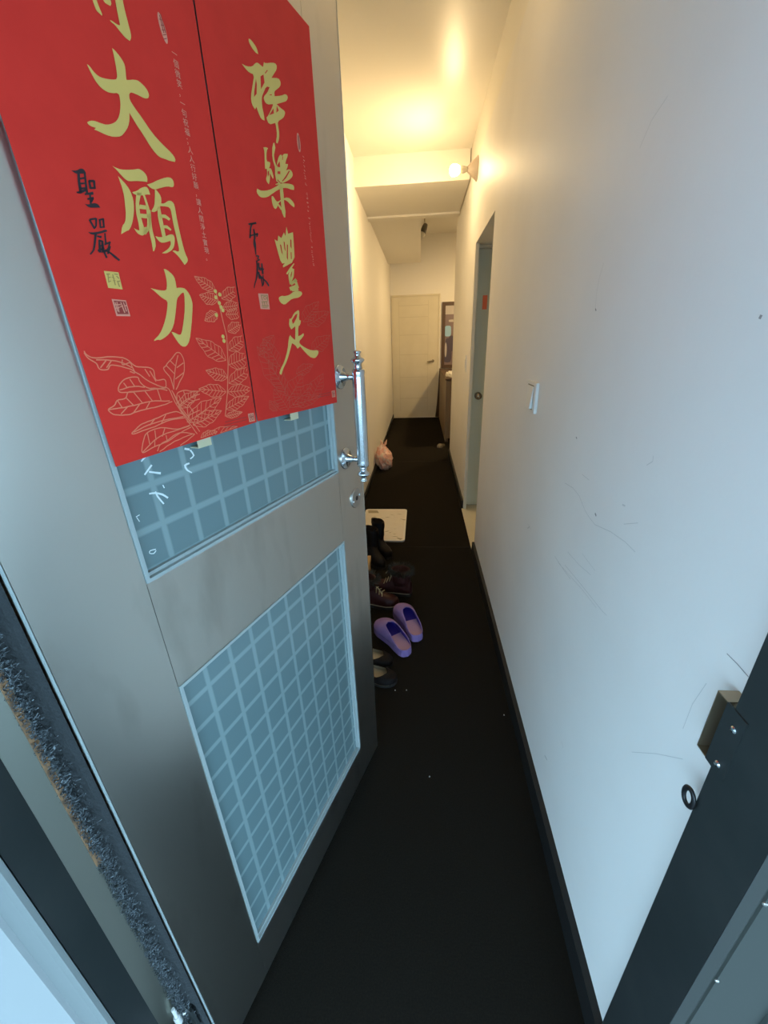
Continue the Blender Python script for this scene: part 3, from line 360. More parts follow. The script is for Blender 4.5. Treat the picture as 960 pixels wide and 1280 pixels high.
LINES=[[(4900, 12319), (4985, 12470), (5077, 12647), (5145, 12812), (5170, 12921), (5228, 12972)], [(4851, 12343), (4953, 12513), (5050, 12674), (5105, 12823), (5143, 12918)], [(5211, 12970), (5206, 13051), (5327, 13054), (5328, 13168), (5415, 13208), (5538, 13223), (5634, 13308), (5795, 13341), (5957, 13335), (6038, 13363), (6056, 13405)], [(6061, 13388), (6045, 13339), (5974, 13281), (5953, 13225), (5876, 13213), (5822, 13254), (5714, 13234), (5621, 13202), (5531, 13142), (5441, 13065), (5326, 12997), (5215, 12956)], [(5963, 13317), (5807, 13303), (5688, 13272), (5587, 13213)], [(5852, 13312), (5942, 13236)], [(5800, 13303), (5877, 13232)], [(5679, 13303), (5694, 13252), (5601, 13267), (5585, 13219), (5573, 13158), (5628, 13176)], [(5437, 13189), (5397, 13103)], [(5379, 13164), (5331, 13041)], [(5213, 12963), (5336, 12962), (5465, 12983), (5539, 13060), (5556, 13110), (5677, 13113), (5765, 13068), (5812, 13007), (5796, 12965), (5664, 12956), (5507, 12952), (5215, 12956)], [(5802, 12993), (5646, 13016), (5495, 12993)], [(5736, 13065), (5709, 13009)], [(5652, 13098), (5616, 13013)], [(5206, 12925), (5336, 12962), (5473, 12955), (5602, 12956), (5708, 12962), (5755, 12906), (5861, 12893), (5905, 12845), (5981, 12817), (5969, 12775), (5909, 12738), (5779, 12723), (5666, 12740), (5484, 12748), (5324, 12761), (5172, 12785)], [(5983, 12810), (5739, 12808), (5477, 12827), (5205, 12798)], [(5861, 12893), (5829, 12807)], [(5755, 12906), (5691, 12814)], [(5649, 12955), (5576, 12826)], [(5507, 12952), (5443, 12830)], [(5339, 12955), (5325, 12821)], [(5863, 12744), (5770, 12805)], [(5715, 12734), (5611, 12817)], [(5550, 12751), (5480, 12820)], [(5114, 12923), (5115, 13050), (5189, 13172), (5142, 13212), (5028, 13293), (4948, 13347), (4887, 13330), (4867, 13226), (4914, 13093), (4995, 13009), (5078, 12919)], [(5114, 12923), (5037, 13132), (4938, 13318)], [(5142, 13212), (5045, 13103)], [(5073, 13266), (5002, 13189)], [(4877, 13226), (4997, 13174)], [(4910, 13108), (5052, 13044)], [(5033, 12592), (5151, 12659), (5302, 12652), (5470, 12620), (5645, 12592), (5757, 12541), (5806, 12508), (5718, 12511), (5495, 12534), (5270, 12569), (5041, 12561)], [(5777, 12523), (5482, 12577), (5056, 12580)], [(5470, 12620), (5555, 12561)], [(5302, 12652), (5403, 12547)], [(4990, 12454), (5192, 12444), (5416, 12504), (5612, 12482), (5683, 12408), (5740, 12270), (5562, 12303), (5377, 12323), (5126, 12398), (4977, 12426)], [(5740, 12270), (5462, 12405), (4992, 12446)], [(5612, 12482), (5618, 12347)], [(5507, 12491), (5524, 12372)], [(5367, 12486), (5428, 12398)], [(5562, 12303), (5541, 12376)], [(5377, 12323), (5373, 12402)], [(4941, 12327), (5168, 12391), (5373, 12338), (5492, 12302), (5561, 12217)], [(5534, 12218), (5337, 12201), (5080, 12273), (4941, 12327)], [(5513, 12229), (5271, 12299), (4981, 12335)], [(5107, 12746), (5074, 12865), (4949, 12896), (4835, 12868), (4711, 12862)], [(5074, 12725), (4939, 12785), (4722, 12822)], [(5060, 12848), (5029, 12750)], [(4970, 12891), (4959, 12788)], [(4983, 12551), (4965, 12693), (4869, 12744), (4739, 12759)], [(4983, 12551), (4931, 12591), (4777, 12616)], [(4926, 12688), (4887, 12601)]]
STEM=[[(4346, 12461), (4224, 12771), (4112, 13158), (4044, 13537), (4066, 13721), (4087, 13952), (4113, 14106)], [(4855, 12215), (4965, 12490), (5069, 12657), (5128, 12879)]]

def dec(s): return [[tuple(int(a)*1e-4 for a in q.split(' ')) for q in p.split(',')] for p in s.split(';')]
def print_mesh(name, layers, parent):
    """layers: (trace key, height above the door face, material)"""
    bm = bmesh.new(); mats = []
    for key, h, m in layers:
        if m not in mats: mats.append(m)
        for p in (dec(TR[key]) if isinstance(key, str) else key):
            try:
                f = bm.faces.new([bm.verts.new((u, h, z)) for u, z in p]); f.material_index = mats.index(m)
            except ValueError: pass
    bm.normal_update(); bmesh.ops.triangulate(bm, faces=bm.faces[:])
    me = bpy.data.meshes.new(name); bm.normal_update()
    for f in bm.faces:
        if f.normal.y < 0: f.normal_flip()
    bm.to_mesh(me); bm.free()
    return link(name, me, mats, parent)
print_mesh('lettering', [('residue', -.0096, 'white')], g_up)

# pull handle
hd = bpy.data.objects.new('pull_handle', None); C.objects.link(hd); hd.parent = door; hd.location = (.082, .046, 1.18)
bm = lathe(bmesh.new(), [(.0105, -.107), (.0130, -.106), (.0142, -.100), (.0130, -.094), (.0132, -.090), (.0138, 0), (.0132, .090), (.0130, .094), (.0142, .100), (.0130, .106), (.0105, .107)], 28)
obj('grip', bm, 'chrome', hd, smooth=True)
for s in (1, -1):
    pr = [(.0095, .106), (.0085, .112), (.0075, .117), (.0125, .121), (.0150, .1245), (.0125, .128), (.0070, .131), (.0062, .137), (.0085, .1395), (.0085, .142), (.004, .144)]
    obj('finial', lathe(bmesh.new(), [(r, s*h) for r, h in (pr if s > 0 else pr)], 24), 'chrome', hd, smooth=True)
    bm = lathe(bmesh.new(), [(.0255, -.046), (.0255, -.0435), (.0235, -.0420), (.0130, -.0405), (.0115, -.036), (.0085, -.030), (.0060, -.022), (.0056, -.010)], 28, T(0, 0, s*.091) @ rot_to((0, 1, 0)))
    obj('rosette', bm, 'chrome', hd, smooth=True)
# lock escutcheon
bm = lathe(bmesh.new(), [(.0255, 0), (.0255, .0022), (.0235, .0042), (0.0001, .0046)], 32, T(.046, 0, .976) @ rot_to((0, 1, 0)))
esc = obj('lock_escutcheon', bm, 'satin', door)
bm = lathe(bmesh.new(), [(.0062, .0040), (.0062, .0050), (.0045, .0050)], 18, T(.046, 0, .976) @ rot_to((0, 1, 0))); obj('keyhole', bm, 'blackp', esc)
for du in (-.0165, .0165):
    obj('screw', lathe(bmesh.new(), [(.0034, .004), (.0034, .0053), (.002, .0062)], 12, T(.046+du, 0, .976-du*.25) @ rot_to((0, 1, 0))), 'chrome', esc)
# fibre packing along the hinge edge
bm = bmesh.new()
NU, NZ_ = 9, 560
def fz(i, j):
    a = i/(NU-1); z = .03+(ZT-.05)*j/(NZ_-1)
    k = 0 if i == 0 else 1
    h = .004+.012*a*(.6+.8*noise.noise((z*70, a*5, 3.1)))+.007*noise.noise((z*260, a*22, 0))*a
    return Vector((W+.002+h*k, -.014-.060*a, z))
vs = [[bm.verts.new(fz(i, j)) for j in range(NZ_)] for i in range(NU)]
for i in range(NU-1):
    for j in range(NZ_-1): bm.faces.new((vs[i][j], vs[i+1][j], vs[i+1][j+1], vs[i][j+1]))
wst = obj('weatherstrip', bm, 'fuzz_dark', door)
wst['label'] = 'shaggy grey fibre packing along the hinge edge'
bm = bmesh.new(); rnd = random.Random(3)
for k in range(5200):
    z = rnd.uniform(.03, 1.30); a = min(1, max(.12, rnd.gauss(.66, .2)))
    c = Vector((W+.010+.011*a, -.014-.060*a, z)); d = Vector((rnd.uniform(-.5, 1), rnd.uniform(-1, 1), rnd.uniform(-1.3, 1.3))).normalized()
    e = Vector((1, rnd.uniform(-.6, .6), rnd.uniform(-.5, .5))).normalized(); L_ = rnd.uniform(.003, .008); ww = rnd.uniform(.0003, .0006)
    sd = d.cross(e).normalized()*ww
    prev = None
    for s in range(4):
        t = s/3; p = c + d*(t-.5)*L_ + e*L_*.45*math.sin(t*math.pi)
        q = (bm.verts.new(p-sd), bm.verts.new(p+sd))
        if prev: bm.faces.new((prev[0], prev[1], q[1], q[0]))
        prev = q
fb = obj('fibres', bm, 'fuzz', wst); fb['kind'] = 'stuff'
bm = bmesh.new(); prevs = None
for j in range(60):
    z = .66+.46*j/59; wj = .0035+.0025*noise.noise((z*25, 0, 0)); x = W+.021
    q = [bm.verts.new((x-.006, -.0745-wj, z)), bm.verts.new((x+.001, -.074-wj, z)), bm.verts.new((x+.002, -.070+wj*.4, z)), bm.verts.new((x-.006, -.069, z))]
    if prevs:
        for i in range(4): bm.faces.new((prevs[i], prevs[(i+1) % 4], q[(i+1) % 4], q[i]))
    prevs = q
obj('filler', bm, 'rust', wst)
# bottom hinge
hx, hy, hz = W+.026, -.062, .175
bm = lathe(bmesh.new(), [(.0052, -.019), (.0062, -.017), (.0062, .006), (.0052, .008)], 16, T(hx, hy, hz)); lathe(bm, [(.0034, .008), (.0034, .036), (.0024, .038)], 12, T(hx, hy, hz))
hg = obj('hinge', bm, 'plastic', door, smooth=False)
obj('hinge_leaf', B((W+.012, W+.0165, -.062, -.024, hz-.03, hz+.045)), 'steel_dark', hg, bevel=.001)
bm = bmesh.new()
for dz in (-.004, .004): tube(bm, [(W+.020, -.036-dz, hz-.018), (W+.021, -.034-dz, hz+.012)], .0018, 8)
lathe(bm, [(.004, 0), (.004, .003), (.002, .005)], 12, T(W+.0165, -.046, hz+.020) @ rot_to((1, 0, 0)))
obj('hinge_screw', bm, 'chrome', hg)
bm = tube(bmesh.new(), [(hx, hy-.004, hz-.018), (hx+.012, hy-.012, hz-.030), (hx+.030, hy-.02, hz-.060), (hx+.034, hy-.022, hz-.085)], .0014, 6)
obj('hinge_wire', bm, 'blackp', hg)

# ---------------------------------------------------------------- red posters
def poster_root(name, pts, label, off):
    bm = bmesh.new(); n = len(pts)
    f = [bm.verts.new((u, off, z)) for u, z in pts]; b = [bm.verts.new((u, off-.0006, z)) for u, z in pts]
    bm.faces.new(f); bm.faces.new(b[::-1])
    for i in range(n): bm.faces.new((f[i], b[i], b[(i+1) % n], f[(i+1) % n]))
    o = obj(name, bm, 'red'); o.location = P0; o.rotation_euler = (0, 0, DRZ)
    return tag(o, label, 'poster', 'red calligraphy posters on the steel door')
PH = .0062
pa = poster_root('calligraphy_poster', [(.6085, 1.2195), (.3700, 1.2262), (.3675, 1.7100), (.3670, 1.815), (.6180, 1.815), (.6150, 1.5221)], 'red poster nearer the hinge, with gold calligraphy, two square seals and leafy branch', PH)
pb = poster_root('calligraphy_poster', [(.3675, 1.2268), (.1121, 1.2213), (.1101, 1.8047), (.3645, 1.8100), (.3648, 1.7094)], 'red poster nearer the pull handle, with slender gold calligraphy and one seal', PH+.0004)
H1, H2, H3 = PH+.0004, PH+.0007, PH+.0010
print_mesh('calligraphy', [('gold1', H2, 'gold')], pa)
print_mesh('signature', [('black1', H2, 'ink')], pa)
print_mesh('seal', [('seal1a', H1, 'gold'), ('seal1a_marks', H2, 'brownink')], pa)
print_mesh('seal', [('seal1b', H1, 'pinkink'), ('seal1b_field', H2, 'darkred'), ('seal1b_marks', H3, 'pinkink')], pa)
print_mesh('seal', [('seal1c', H1, 'pinkink'), ('seal1c_marks', H2, 'darkred')], pa)
print_mesh('logo', [('oval1', H1, 'pinkink'), ('oval1_marks', H2, 'darkred')], pa)
print_mesh('caption', [('caption1', H1, 'darkred')], pa)
def seg_polys(lines, wd, clip):
    out = []
    for ln in lines:
        pts = [(a*1e-4, b*1e-4) for a, b in ln]
        for (u0, z0), (u1, z1) in zip(pts, pts[1:]):
            if not clip(u0, z0) or not clip(u1, z1): continue
            d = math.hypot(u1-u0, z1-z0) or 1e-6; nu, nz = -(z1-z0)/d*wd/2, (u1-u0)/d*wd/2
            out.append([(u0+nu, z0+nz), (u1+nu, z1+nz), (u1-nu, z1-nz), (u0-nu, z0-nz)])
    return out
def smooth_lines(L, n=4):
    out = []
    for ln in L:
        P_ = [Vector((a, b, 0)) for a, b in ln]
        if len(P_) < 3: out.append(ln); continue
        P_ = [2*P_[0]-P_[1]]+P_+[2*P_[-1]-P_[-2]]; r_ = []
        for i in range(1, len(P_)-2):
            for k in range(n):
                t = k/n; a, b, c, d = P_[i-1:i+3]
                q = .5*((2*b)+(c-a)*t+(2*a-5*b+4*c-d)*t*t+(3*b-a-3*c+d)*t**3)
                r_.append((q.x+7*noise.noise(q*.013), q.y+7*noise.noise(q*.013+Vector((9, 9, 9)))))
        r_.append((P_[-2].x, P_[-2].y)); out.append(r_)
    return out
def leaf_lines(L, seed):
    rnd = random.Random(seed); out = []
    for bu, bz, tu, tz, mu, mz in L:
        def pt(t, s): 
            k = math.sin(math.pi*min(1, t**.8))*(1+.10*math.sin(t*19+s*2))*s
            return (bu+(tu-bu)*t+mu*k, bz+(tz-bz)*t+mz*k)
        for s in (1, -1): out.append([pt(i/12, s) for i in range(13)])
        out.append([pt(i/6, .06) for i in range(7)])
        for i in range(1, 7):
            t = i/8
            for s in (1, -1): out.append([pt(t, .05), pt(min(1, t+.08), s*.55), pt(min(1, t+.13), s*.92)])
    return out
clipA = lambda u, z: .372 < u < .607 and z > 1.2205+(.6085-u)*.028
clipB = lambda u, z: .114 < u < .364 and z > 1.224
bm_l = seg_polys(leaf_lines(LEAF_A, 1), .0009, clipA) + seg_polys(smooth_lines(LINES), .0012, clipA) + seg_polys(STEM, .0016, clipA)
print_mesh('leaf_drawing', [(bm_l, PH+.00025, 'lineink'), ('buds1', H2, 'gold')], pa)
print_mesh('calligraphy', [('gold2', H2+.0004, 'gold'), ('patch2', H3+.0004, 'red')], pb)
print_mesh('signature', [('black2', H2+.0004, 'ink')], pb)
print_mesh('seal', [('seal2a', H1+.0004, 'pinkink'), ('seal2a_marks', H2+.0004, 'brownink')], pb)
print_mesh('seal', [('seal2b', H1+.0004, 'pinkink'), ('seal2b_marks', H2+.0004, 'darkred')], pb)
print_mesh('logo', [('oval2', H1+.0004, 'pinkink'), ('oval2_marks', H2+.0004, 'darkred')], pb)
print_mesh('caption', [('caption2', H1+.0004, 'darkred')], pb)
print_mesh('leaf_drawing', [(seg_polys(leaf_lines(LEAF_B, 2), .0007, clipB), PH+.0007, 'faint')], pb)
# small vertical inscriptions
def glyphs(text, u0, z0, u1, z1, size, h, parent, name, m):
    bm = bmesh.new(); n = len(text)
    for i, ch in enumerate(text):
        if ch == ' ': continue
        cu = bpy.data.curves.new('glyph', 'FONT'); cu.body = ch; cu.resolution_u = 2
        to = bpy.data.objects.new('glyph', cu); C.objects.link(to)
        me = bpy.data.meshes.new_from_object(to)
        bpy.data.objects.remove(to); bpy.data.curves.remove(cu)
        if not me.vertices: continue
        t = i/(n-1); uc, zc = u0+(u1-u0)*t, z0+(z1-z0)*t
        xs = [v.co.x for v in me.vertices]; cx_ = .5
        off = len(bm.verts); bm.from_mesh(me); bm.verts.ensure_lookup_table()
        for v in bm.verts[off:]:
            x, y = v.co.x, v.co.y; v.co = (uc-(x-cx_)*size, h, zc+(y-.38)*size)
        bpy.data.meshes.remove(me)
    for f in bm.faces: f.normal_update()
    me = bpy.data.meshes.new(name)
    for f in bm.faces:
        if f.normal.y < 0: f.normal_flip()
    bm.to_mesh(me); bm.free()
    return link(name, me, m, parent)
glyphs('一個微笑，一句祝福；人人行好願，讓人間淨土實現。', .4115, 1.644, .4150, 1.447, .0078, H2, pa, 'inscription', 'pinkink')
dash = []; rnd = random.Random(11)
for i in range(26):
    t = i/25
    if i in (6, 7, 13, 20): 
        if i != 6: continue
    uc, zc = .162-.003*t, 1.625-.153*t
    for k in range(3):
        a = rnd.uniform(-.0016, .0016); b = rnd.uniform(-.0022, .0022); l = rnd.uniform(.0012, .0022)
        dash.append([(uc+a-l, zc+b-.00035), (uc+a+l, zc+b+.0002), (uc+a+l, zc+b+.0009), (uc+a-l, zc+b+.00035)])
print_mesh('inscription', [(dash, H1+.0004, 'pinkink')], pb)
for p_, u in ((pa, .480), (pb, .267)):
    bm = B((u-.012, u+.012, -.0095, PH-.001, 1.212, 1.2135), (u-.012, u+.012, PH-.0014, PH-.0008, 1.212, 1.240))
    obj('tape_tab', bm, 'tape', p_)

# ---------------------------------------------------------------- right wall fittings
sw = thing('light_switch', 'square white rocker switch on bare wall nearest the entrance', 'light switch', (XR, 1.388, 1.158))
obj('plate', B((-.009, 0, -.060, .060, -.046, .046)), 'plastic', sw, bevel=.003)
bm = bmesh.new()
poly = [(-.0085, -.040), (-.0175, -.040), (-.0105, .040), (-.0085, .040)]
lo = [bm.verts.new((x, -.034, z*.85)) for x, z in poly]; hi = [bm.verts.new((x, .034, z*.85)) for x, z in poly]
for i in range(4): bm.faces.new((lo[i], lo[(i+1) % 4], hi[(i+1) % 4], hi[i]))
bm.faces.new(lo[::-1]); bm.faces.new(hi)
obj('rocker', bm, 'plastic', sw, bevel=.0012)
obj('gap_shade', B((-.0094, -.008, -.0365, .0365, -.0375, .0375)), 'shade_dark', sw)  # dark sheet that paints the shadow line round the rocker
s2 = thing('light_switch', 'tall white switch plate beside the far edge of the side door niche', 'light switch', (XR, 3.465, 1.153))
obj('plate', B((-.008, 0, -.035, .035, -.062, .062)), 'plastic', s2, bevel=.002)
obj('rocker', B((-.012, -.0075, -.018, .018, -.034, .034)), 'plastic', s2, bevel=.0015)

# side door across the far side of the niche
DY = NY1+.080
d2 = bpy.data.objects.new('door_2', None); C.objects.link(d2); d2.location = (XR, DY, 0); struct(d2, 'pale side door across the niche in the right wall', 'door')
slab = obj('door_leaf', B((.026, ND-.03, .0, .04, .010, NZ-.018)), 'doorg', d2, bevel=.002)
obj('casing', B((.0005, .0235, -.094, -.0805, 0, NZ+.0)), 'doorw', d2, bevel=.002)
obj('frame', B((.0237, ND-.0005, .0, .049, NZ-.016, NZ-.0005), (.0237, ND-.0005, -.03, -.0005, NZ-.012, NZ-.0005), (ND-.028, ND-.0005, .0, .049, 0, NZ-.016), (.0237, .0257, .0, .049, 0, NZ-.016)), 'doorw', d2, bevel=.001)
obj('threshold', B((-.012, ND-.0005, NY0-DY+.0005, -.002, 0, .008)), 'doorw', d2)
bm = lathe(bmesh.new(), [(.027, 0), (.027, .004), (.012, .008), (.010, .022), (.021, .027), (.0265, .038), (.024, .050), (.012, .057), (.001, .059)], 24, T(.082, 0, .925) @ rot_to((0, -1, 0)))
obj('door_knob', bm, 'knobm', slab, smooth=True)
tg = tag(obj('paper_tag', B((XR+.077, XR+.109, DY-.004, DY-.0008, 1.525, 1.615)), 'orange', bevel=.0008), 'small orange red paper tag stuck on the pale side door', 'paper tag')

# wall lamp
lp = thing('wall_lamp', 'lit bulb on a cone shaped wall mount before the cross beam', 'lamp', (XR, 3.31, 2.347))
X4 = rot_to((-1, 0, 0))
obj('mount', lathe(bmesh.new(), [(.066, 0), (.066, .004), (.060, .010), (.034, .042), (.017, .062), (.015, .064)], 32, X4), 'mount', lp, smooth=False)
obj('lamp_socket', lathe(bmesh.new(), [(.013, .060), (.015, .072), (.019, .085), (.021, .112), (.018, .114)], 24, X4), 'socket', lp, smooth=True)
bl = obj('bulb', lathe(bmesh.new(), [(.0305, .161), (.0285, .166), (.022, .172), (.010, .177), (.001, .178)], 24, X4), 'bulb', lp, smooth=True)
obj('bulb_base', lathe(bmesh.new(), [(.014, .108), (.020, .114), (.028, .128), (.0318, .140), (.033, .148), (.0308, .1605)], 24, X4), 'bulb_glow', bl, smooth=True)
# unseen ceiling lamp assumed just above the view, adding warm light
l3 = thing('ceiling_lamp', 'unseen lit bare bulb in a small ceiling rose nearest the entrance', 'lamp', (.13, 1.56, ZC))
obj('ceiling_rose', lathe(bmesh.new(), [(.05, -.0005), (.05, -.012), (.03, -.02), (.022, -.05), (.018, -.052)], 24), 'socket', l3)
bm = bmesh.new(); bmesh.ops.create_uvsphere(bm, u_segments=20, v_segments=12, radius=.033, matrix=T(0, 0, -.082)); obj('bulb', bm, 'bulb_near', l3, smooth=True)
# emission is shaped: upper side made weaker to keep the ceiling from blowing out
for o_ in (bl, bl.children[0]):
    o_.data.materials.append(M['bulb_dim_top'])
    for p in o_.data.polygons:
        if p.center.z > .006: p.material_index = 1
# added unseen pendant round the far corner, put in to brighten the corridor end
l2 = thing('fill_pendant', 'added unseen pendant with a cone shade, fill light round the far corner', 'lamp', (1.25, 6.1, 2.89))
obj('cord', lathe(bmesh.new(), [(.04, 0), (.04, -.02), (.004, -.025), (.004, -.55)], 16), 'blackp', l2)
bm = lathe(bmesh.new(), [(.03, -.54), (.035, -.56), (.16, -.64), (.158, -.645), (.03, -.575), (.02, -.57)], 28)
obj('lamp_shade', bm, 'socket', l2)
bm = bmesh.new(); bmesh.ops.create_uvsphere(bm, u_segments=20, v_segments=12, radius=.05, matrix=T(0, 0, -.66)); obj('bulb', bm, 'bulb_fill', l2, smooth=True)
# ceiling spot
sp = thing('spotlight', 'unlit dark spotlight hanging beside the dropped soffit', 'lamp', (.050, 5.75, 2.89))
obj('stem', lathe(bmesh.new(), [(.03, 0), (.03, -.012), (.008, -.018), (.008, -.27)], 16), 'socket', sp)
bm = lathe(bmesh.new(), [(.016, .05), (.026, .045), (.034, .0), (.036, -.05), (.032, -.055)], 20, T(-.005, -.01, -.335) @ rot_to((.35, .25, .9))); obj('lamp_housing', bm, 'olive', sp, smooth=True)
bm = lathe(bmesh.new(), [(.031, -.052), (.036, -.075), (.026, -.098), (.001, -.106)], 20, T(-.005, -.01, -.335) @ rot_to((.35, .25, .9))); obj('bulb', bm, 'bulb_off', sp, smooth=True)

# ---------------------------------------------------------------- far end
d3 = bpy.data.objects.new('door_3', None); C.objects.link(d3); d3.location = (-.495, YE, 0); struct(d3, 'closed cream door at the end of the corridor', 'door')
dw = .83
leaf = obj('door_leaf', B((.025, dw-.025, -.012, -.0005, .012, 2.015)), 'doorw', d3, bevel=.002)
bm = bmesh.new()
for z in (.35, .72, 1.10, 1.42, 1.70, 1.88): box(bm, .13, dw-.20, -.0135, -.0118, z-.004, z+.004)
for x in (.13, dw-.20): box(bm, x-.003, x+.003, -.0135, -.0118, .12, 1.95)
obj('grooves', bm, 'groove', leaf)
obj('casing', B((-.0, .024, -.022, -.0005, 0, 2.04), (dw-.024, dw, -.022, -.0005, 0, 2.04), (.024, dw-.024, -.022, -.0005, 2.016, 2.04)), 'doorw', d3, bevel=.002)
obj('threshold', B((.0, dw, -.05, -.022, 0, .006)), 'doorw', d3)
hx_ = dw-.11
bm = lathe(bmesh.new(), [(.024, 0), (.024, .006), (.011, .010), (.009, .045)], 20, T(hx_, -.012, .985) @ rot_to((0, -1, 0)))
tube(bm, [(hx_+.004, -.054, .985), (hx_-.03, -.056, .984), (hx_-.075, -.050, .978), (hx_-.10, -.044, .974)], [.013, .013, .012, .009], 10)
obj('lever_handle', bm, 'knobm', leaf, smooth=True)
# framed picture, right of the door
pc = thing('framed_picture', 'tall dark framed picture on the end wall right of the door', 'picture', (.37, YE, .86))
pw, ph = .80, 1.05
fw = .055
obj('frame', B((0, fw, -.03, -.0005, 0, ph), (pw-fw, pw, -.03, -.0005, 0, ph), (fw, pw-fw, -.03, -.0005, 0, fw), (fw, pw-fw, -.03, -.0005, ph-fw, ph)), 'wood_dark', pc, bevel=.003)
bm = B((fw, pw-fw, -.012, -.0005, fw, ph-fw))
def blob(bm, cx_, cz_, a, b, mi, y=-.0126, n=16, pw_=1.):
    bm.faces.new([bm.verts.new((cx_+a*math.copysign(abs(math.cos(2*math.pi*i/n))**pw_, math.cos(2*math.pi*i/n)), y, cz_+b*math.copysign(abs(math.sin(2*math.pi*i/n))**pw_, math.sin(2*math.pi*i/n)))) for i in range(n)]).material_index = mi
box(bm, fw, pw-fw, -.0124, -.012, .86, ph-fw, 1)
blob(bm, .105, .60, .055, .085, 2, pw_=.5); blob(bm, .10, .42, .035, .07, 3, -.0129); blob(bm, .17, .40, .07, .13, 3, -.0130)
blob(bm, .17, .76, .055, .018, 1, -.0128, pw_=.5); blob(bm, .11, .22, .07, .13, 3, -.0127, pw_=.6); blob(bm, .075, .30, .018, .12, 1, -.0131)
obj('artwork', bm, ['pic', 'pic_pale', 'pic_blue', 'pic_dark'], pc)
# cabinet seen past the corner
cb = thing('cabinet', 'tan wooden cabinet below the framed picture past the corner', 'cabinet', (.345, 5.66, 0))
obj('side_panel', B((0, .022, 0, 1.86, .02, .83)), 'wood', cb, bevel=.002)
obj('carcass', B((.022, .55, .01, 1.86, .05, .82)), 'wood', cb)
obj('top', B((-.008, .56, -.01, 1.87, .83, .855)), 'wood_dark', cb, bevel=.003)
obj('leg', B((.004, .05, .004, .05, 0, .05)), 'wood_dark', cb); obj('leg', B((.004, .05, 1.79, 1.84, 0, .05)), 'wood_dark', cb)
obj('leg', B((.48, .53, .02, .06, 0, .05)), 'wood_dark', cb); obj('leg', B((.48, .53, 1.79, 1.84, 0, .05)), 'wood_dark', cb)
def cloth_pile(name, cx_, cy_, z, a, b, h, seed, m):
    bm = bmesh.new(); bmesh.ops.create_icosphere(bm, subdivisions=4, radius=1)
    for v in bm.verts:
        n = noise.fractal(v.co*2.2+Vector((seed, 0, 0)), 1., 2., 4)
        k = 1+.22*n; zz = max(v.co.z, -.35)
        v.co = Vector((cx_+v.co.x*a*k, cy_+v.co.y*b*k, z+(zz+.35)/1.35*h*(1+.4*n)))
    return obj(name, bm, m, smooth=True)
tag(cloth_pile('folded_cloth', .43, 6.0, .855, .075, .22, .06, 3, 'mat_rim'), 'crumpled pale cloth lying on the cabinet top', 'cloth')
# hanging brown cloth at the cabinet's far end
bm = bmesh.new(); nn = 14; cols = []
for j in range(12):
    t = j/11; z = .86-.84*t; wd = .012+.055*t**1.3
    cols.append([bm.verts.new((.352-wd*(1-i/(nn-1)), 7.60+.02*math.sin(i*1.6+t)-.02*t, z)) for i in range(nn)])
for a, b in zip(cols, cols[1:]):
    for i in range(nn-1): bm.faces.new((a[i], a[i+1], b[i+1], b[i]))
bt = obj('hanging_cloth', bm, 'wood_dark', smooth=True)
md = bt.modifiers.new('thickness', 'SOLIDIFY'); md.thickness = .006
tag(bt, 'dark brown cloth hanging beside the end door at the cabinet', 'cloth')

# ---------------------------------------------------------------- footwear
def interp(tab, t):
    for (a, x), (b, y) in zip(tab, tab[1:]):
        if t <= b: return x+(y-x)*(t-a)/(b-a)
    return tab[-1][1]
FOOT = [(0, .0), (.015, .014), (.05, .023), (.12, .030), (.25, .034), (.42, .035), (.6, .041), (.74, .0455), (.86, .041), (.94, .030), (.98, .018), (1, .0)]
def outline(L, k=1., bend=.008):
    def f(t, s): return (s*interp(FOOT, t)*k + bend*math.sin(math.pi*t), t*L)
    return f
def sole_mesh(L, k, z0, z1, inset=0., tmax=1.):
    f = outline(L, k); bm = bmesh.new(); ts = [tmax*i/40 for i in range(41)]
    ring = [f(t, 1) for t in ts] + [f(t, -1) for t in ts[(-2 if tmax == 1. else -1):0:-1]]
    c = (sum(p[0] for p in ring)/len(ring), sum(p[1] for p in ring)/len(ring))
    if inset: ring = [(c[0]+(x-c[0])*(1-inset), c[1]+(y-c[1])*(1-inset*.5)) for x, y in ring]
    lo = [bm.verts.new((x, y, z0)) for x, y in ring]; hi = [bm.verts.new((x, y, z1)) for x, y in ring]
    n = len(ring)
    for i in range(n): bm.faces.new((lo[i], lo[(i+1) % n], hi[(i+1) % n], hi[i]))
    bm.faces.new(lo[::-1]); bm.faces.new(hi).material_index = 1 if not inset else 0
    return bm
def shell_mesh(L, k, zs, Ht, t_a, t_b, low):
    """upper open at the heel: rims rise from low (angle) to a closed arch between t_a and t_b"""
    f = outline(L, k); bm = bmesh.new(); nt, nv = 44, 8; sides = []
    for s in (1, -1):
        g = []
        for i in range(nt+1):
            t = i/nt; q = min(1, max(0, (t-t_a)/(t_b-t_a)))
            pm = max(low, math.asin(q)); H = interp(Ht, t); x0, y0 = f(t, s); xc, _ = f(t, 0)
            row = []
            for j in range(nv+1):
                a = pm*j/nv
                row.append(bm.verts.new((xc+(x0-xc)*max(0, math.cos(a))**.75*1.02, y0, zs+H*math.sin(a)**.9 if a > 0 else zs)))
            g.append(row)
        sides.append(g)
        for i in range(nt):
            for j in range(nv): bm.faces.new((g[i][j], g[i+1][j], g[i+1][j+1], g[i][j+1]))
    bmesh.ops.remove_doubles(bm, verts=bm.verts, dist=.0006)
    return bm
def heading(dx, dy): return math.atan2(-dx, dy)
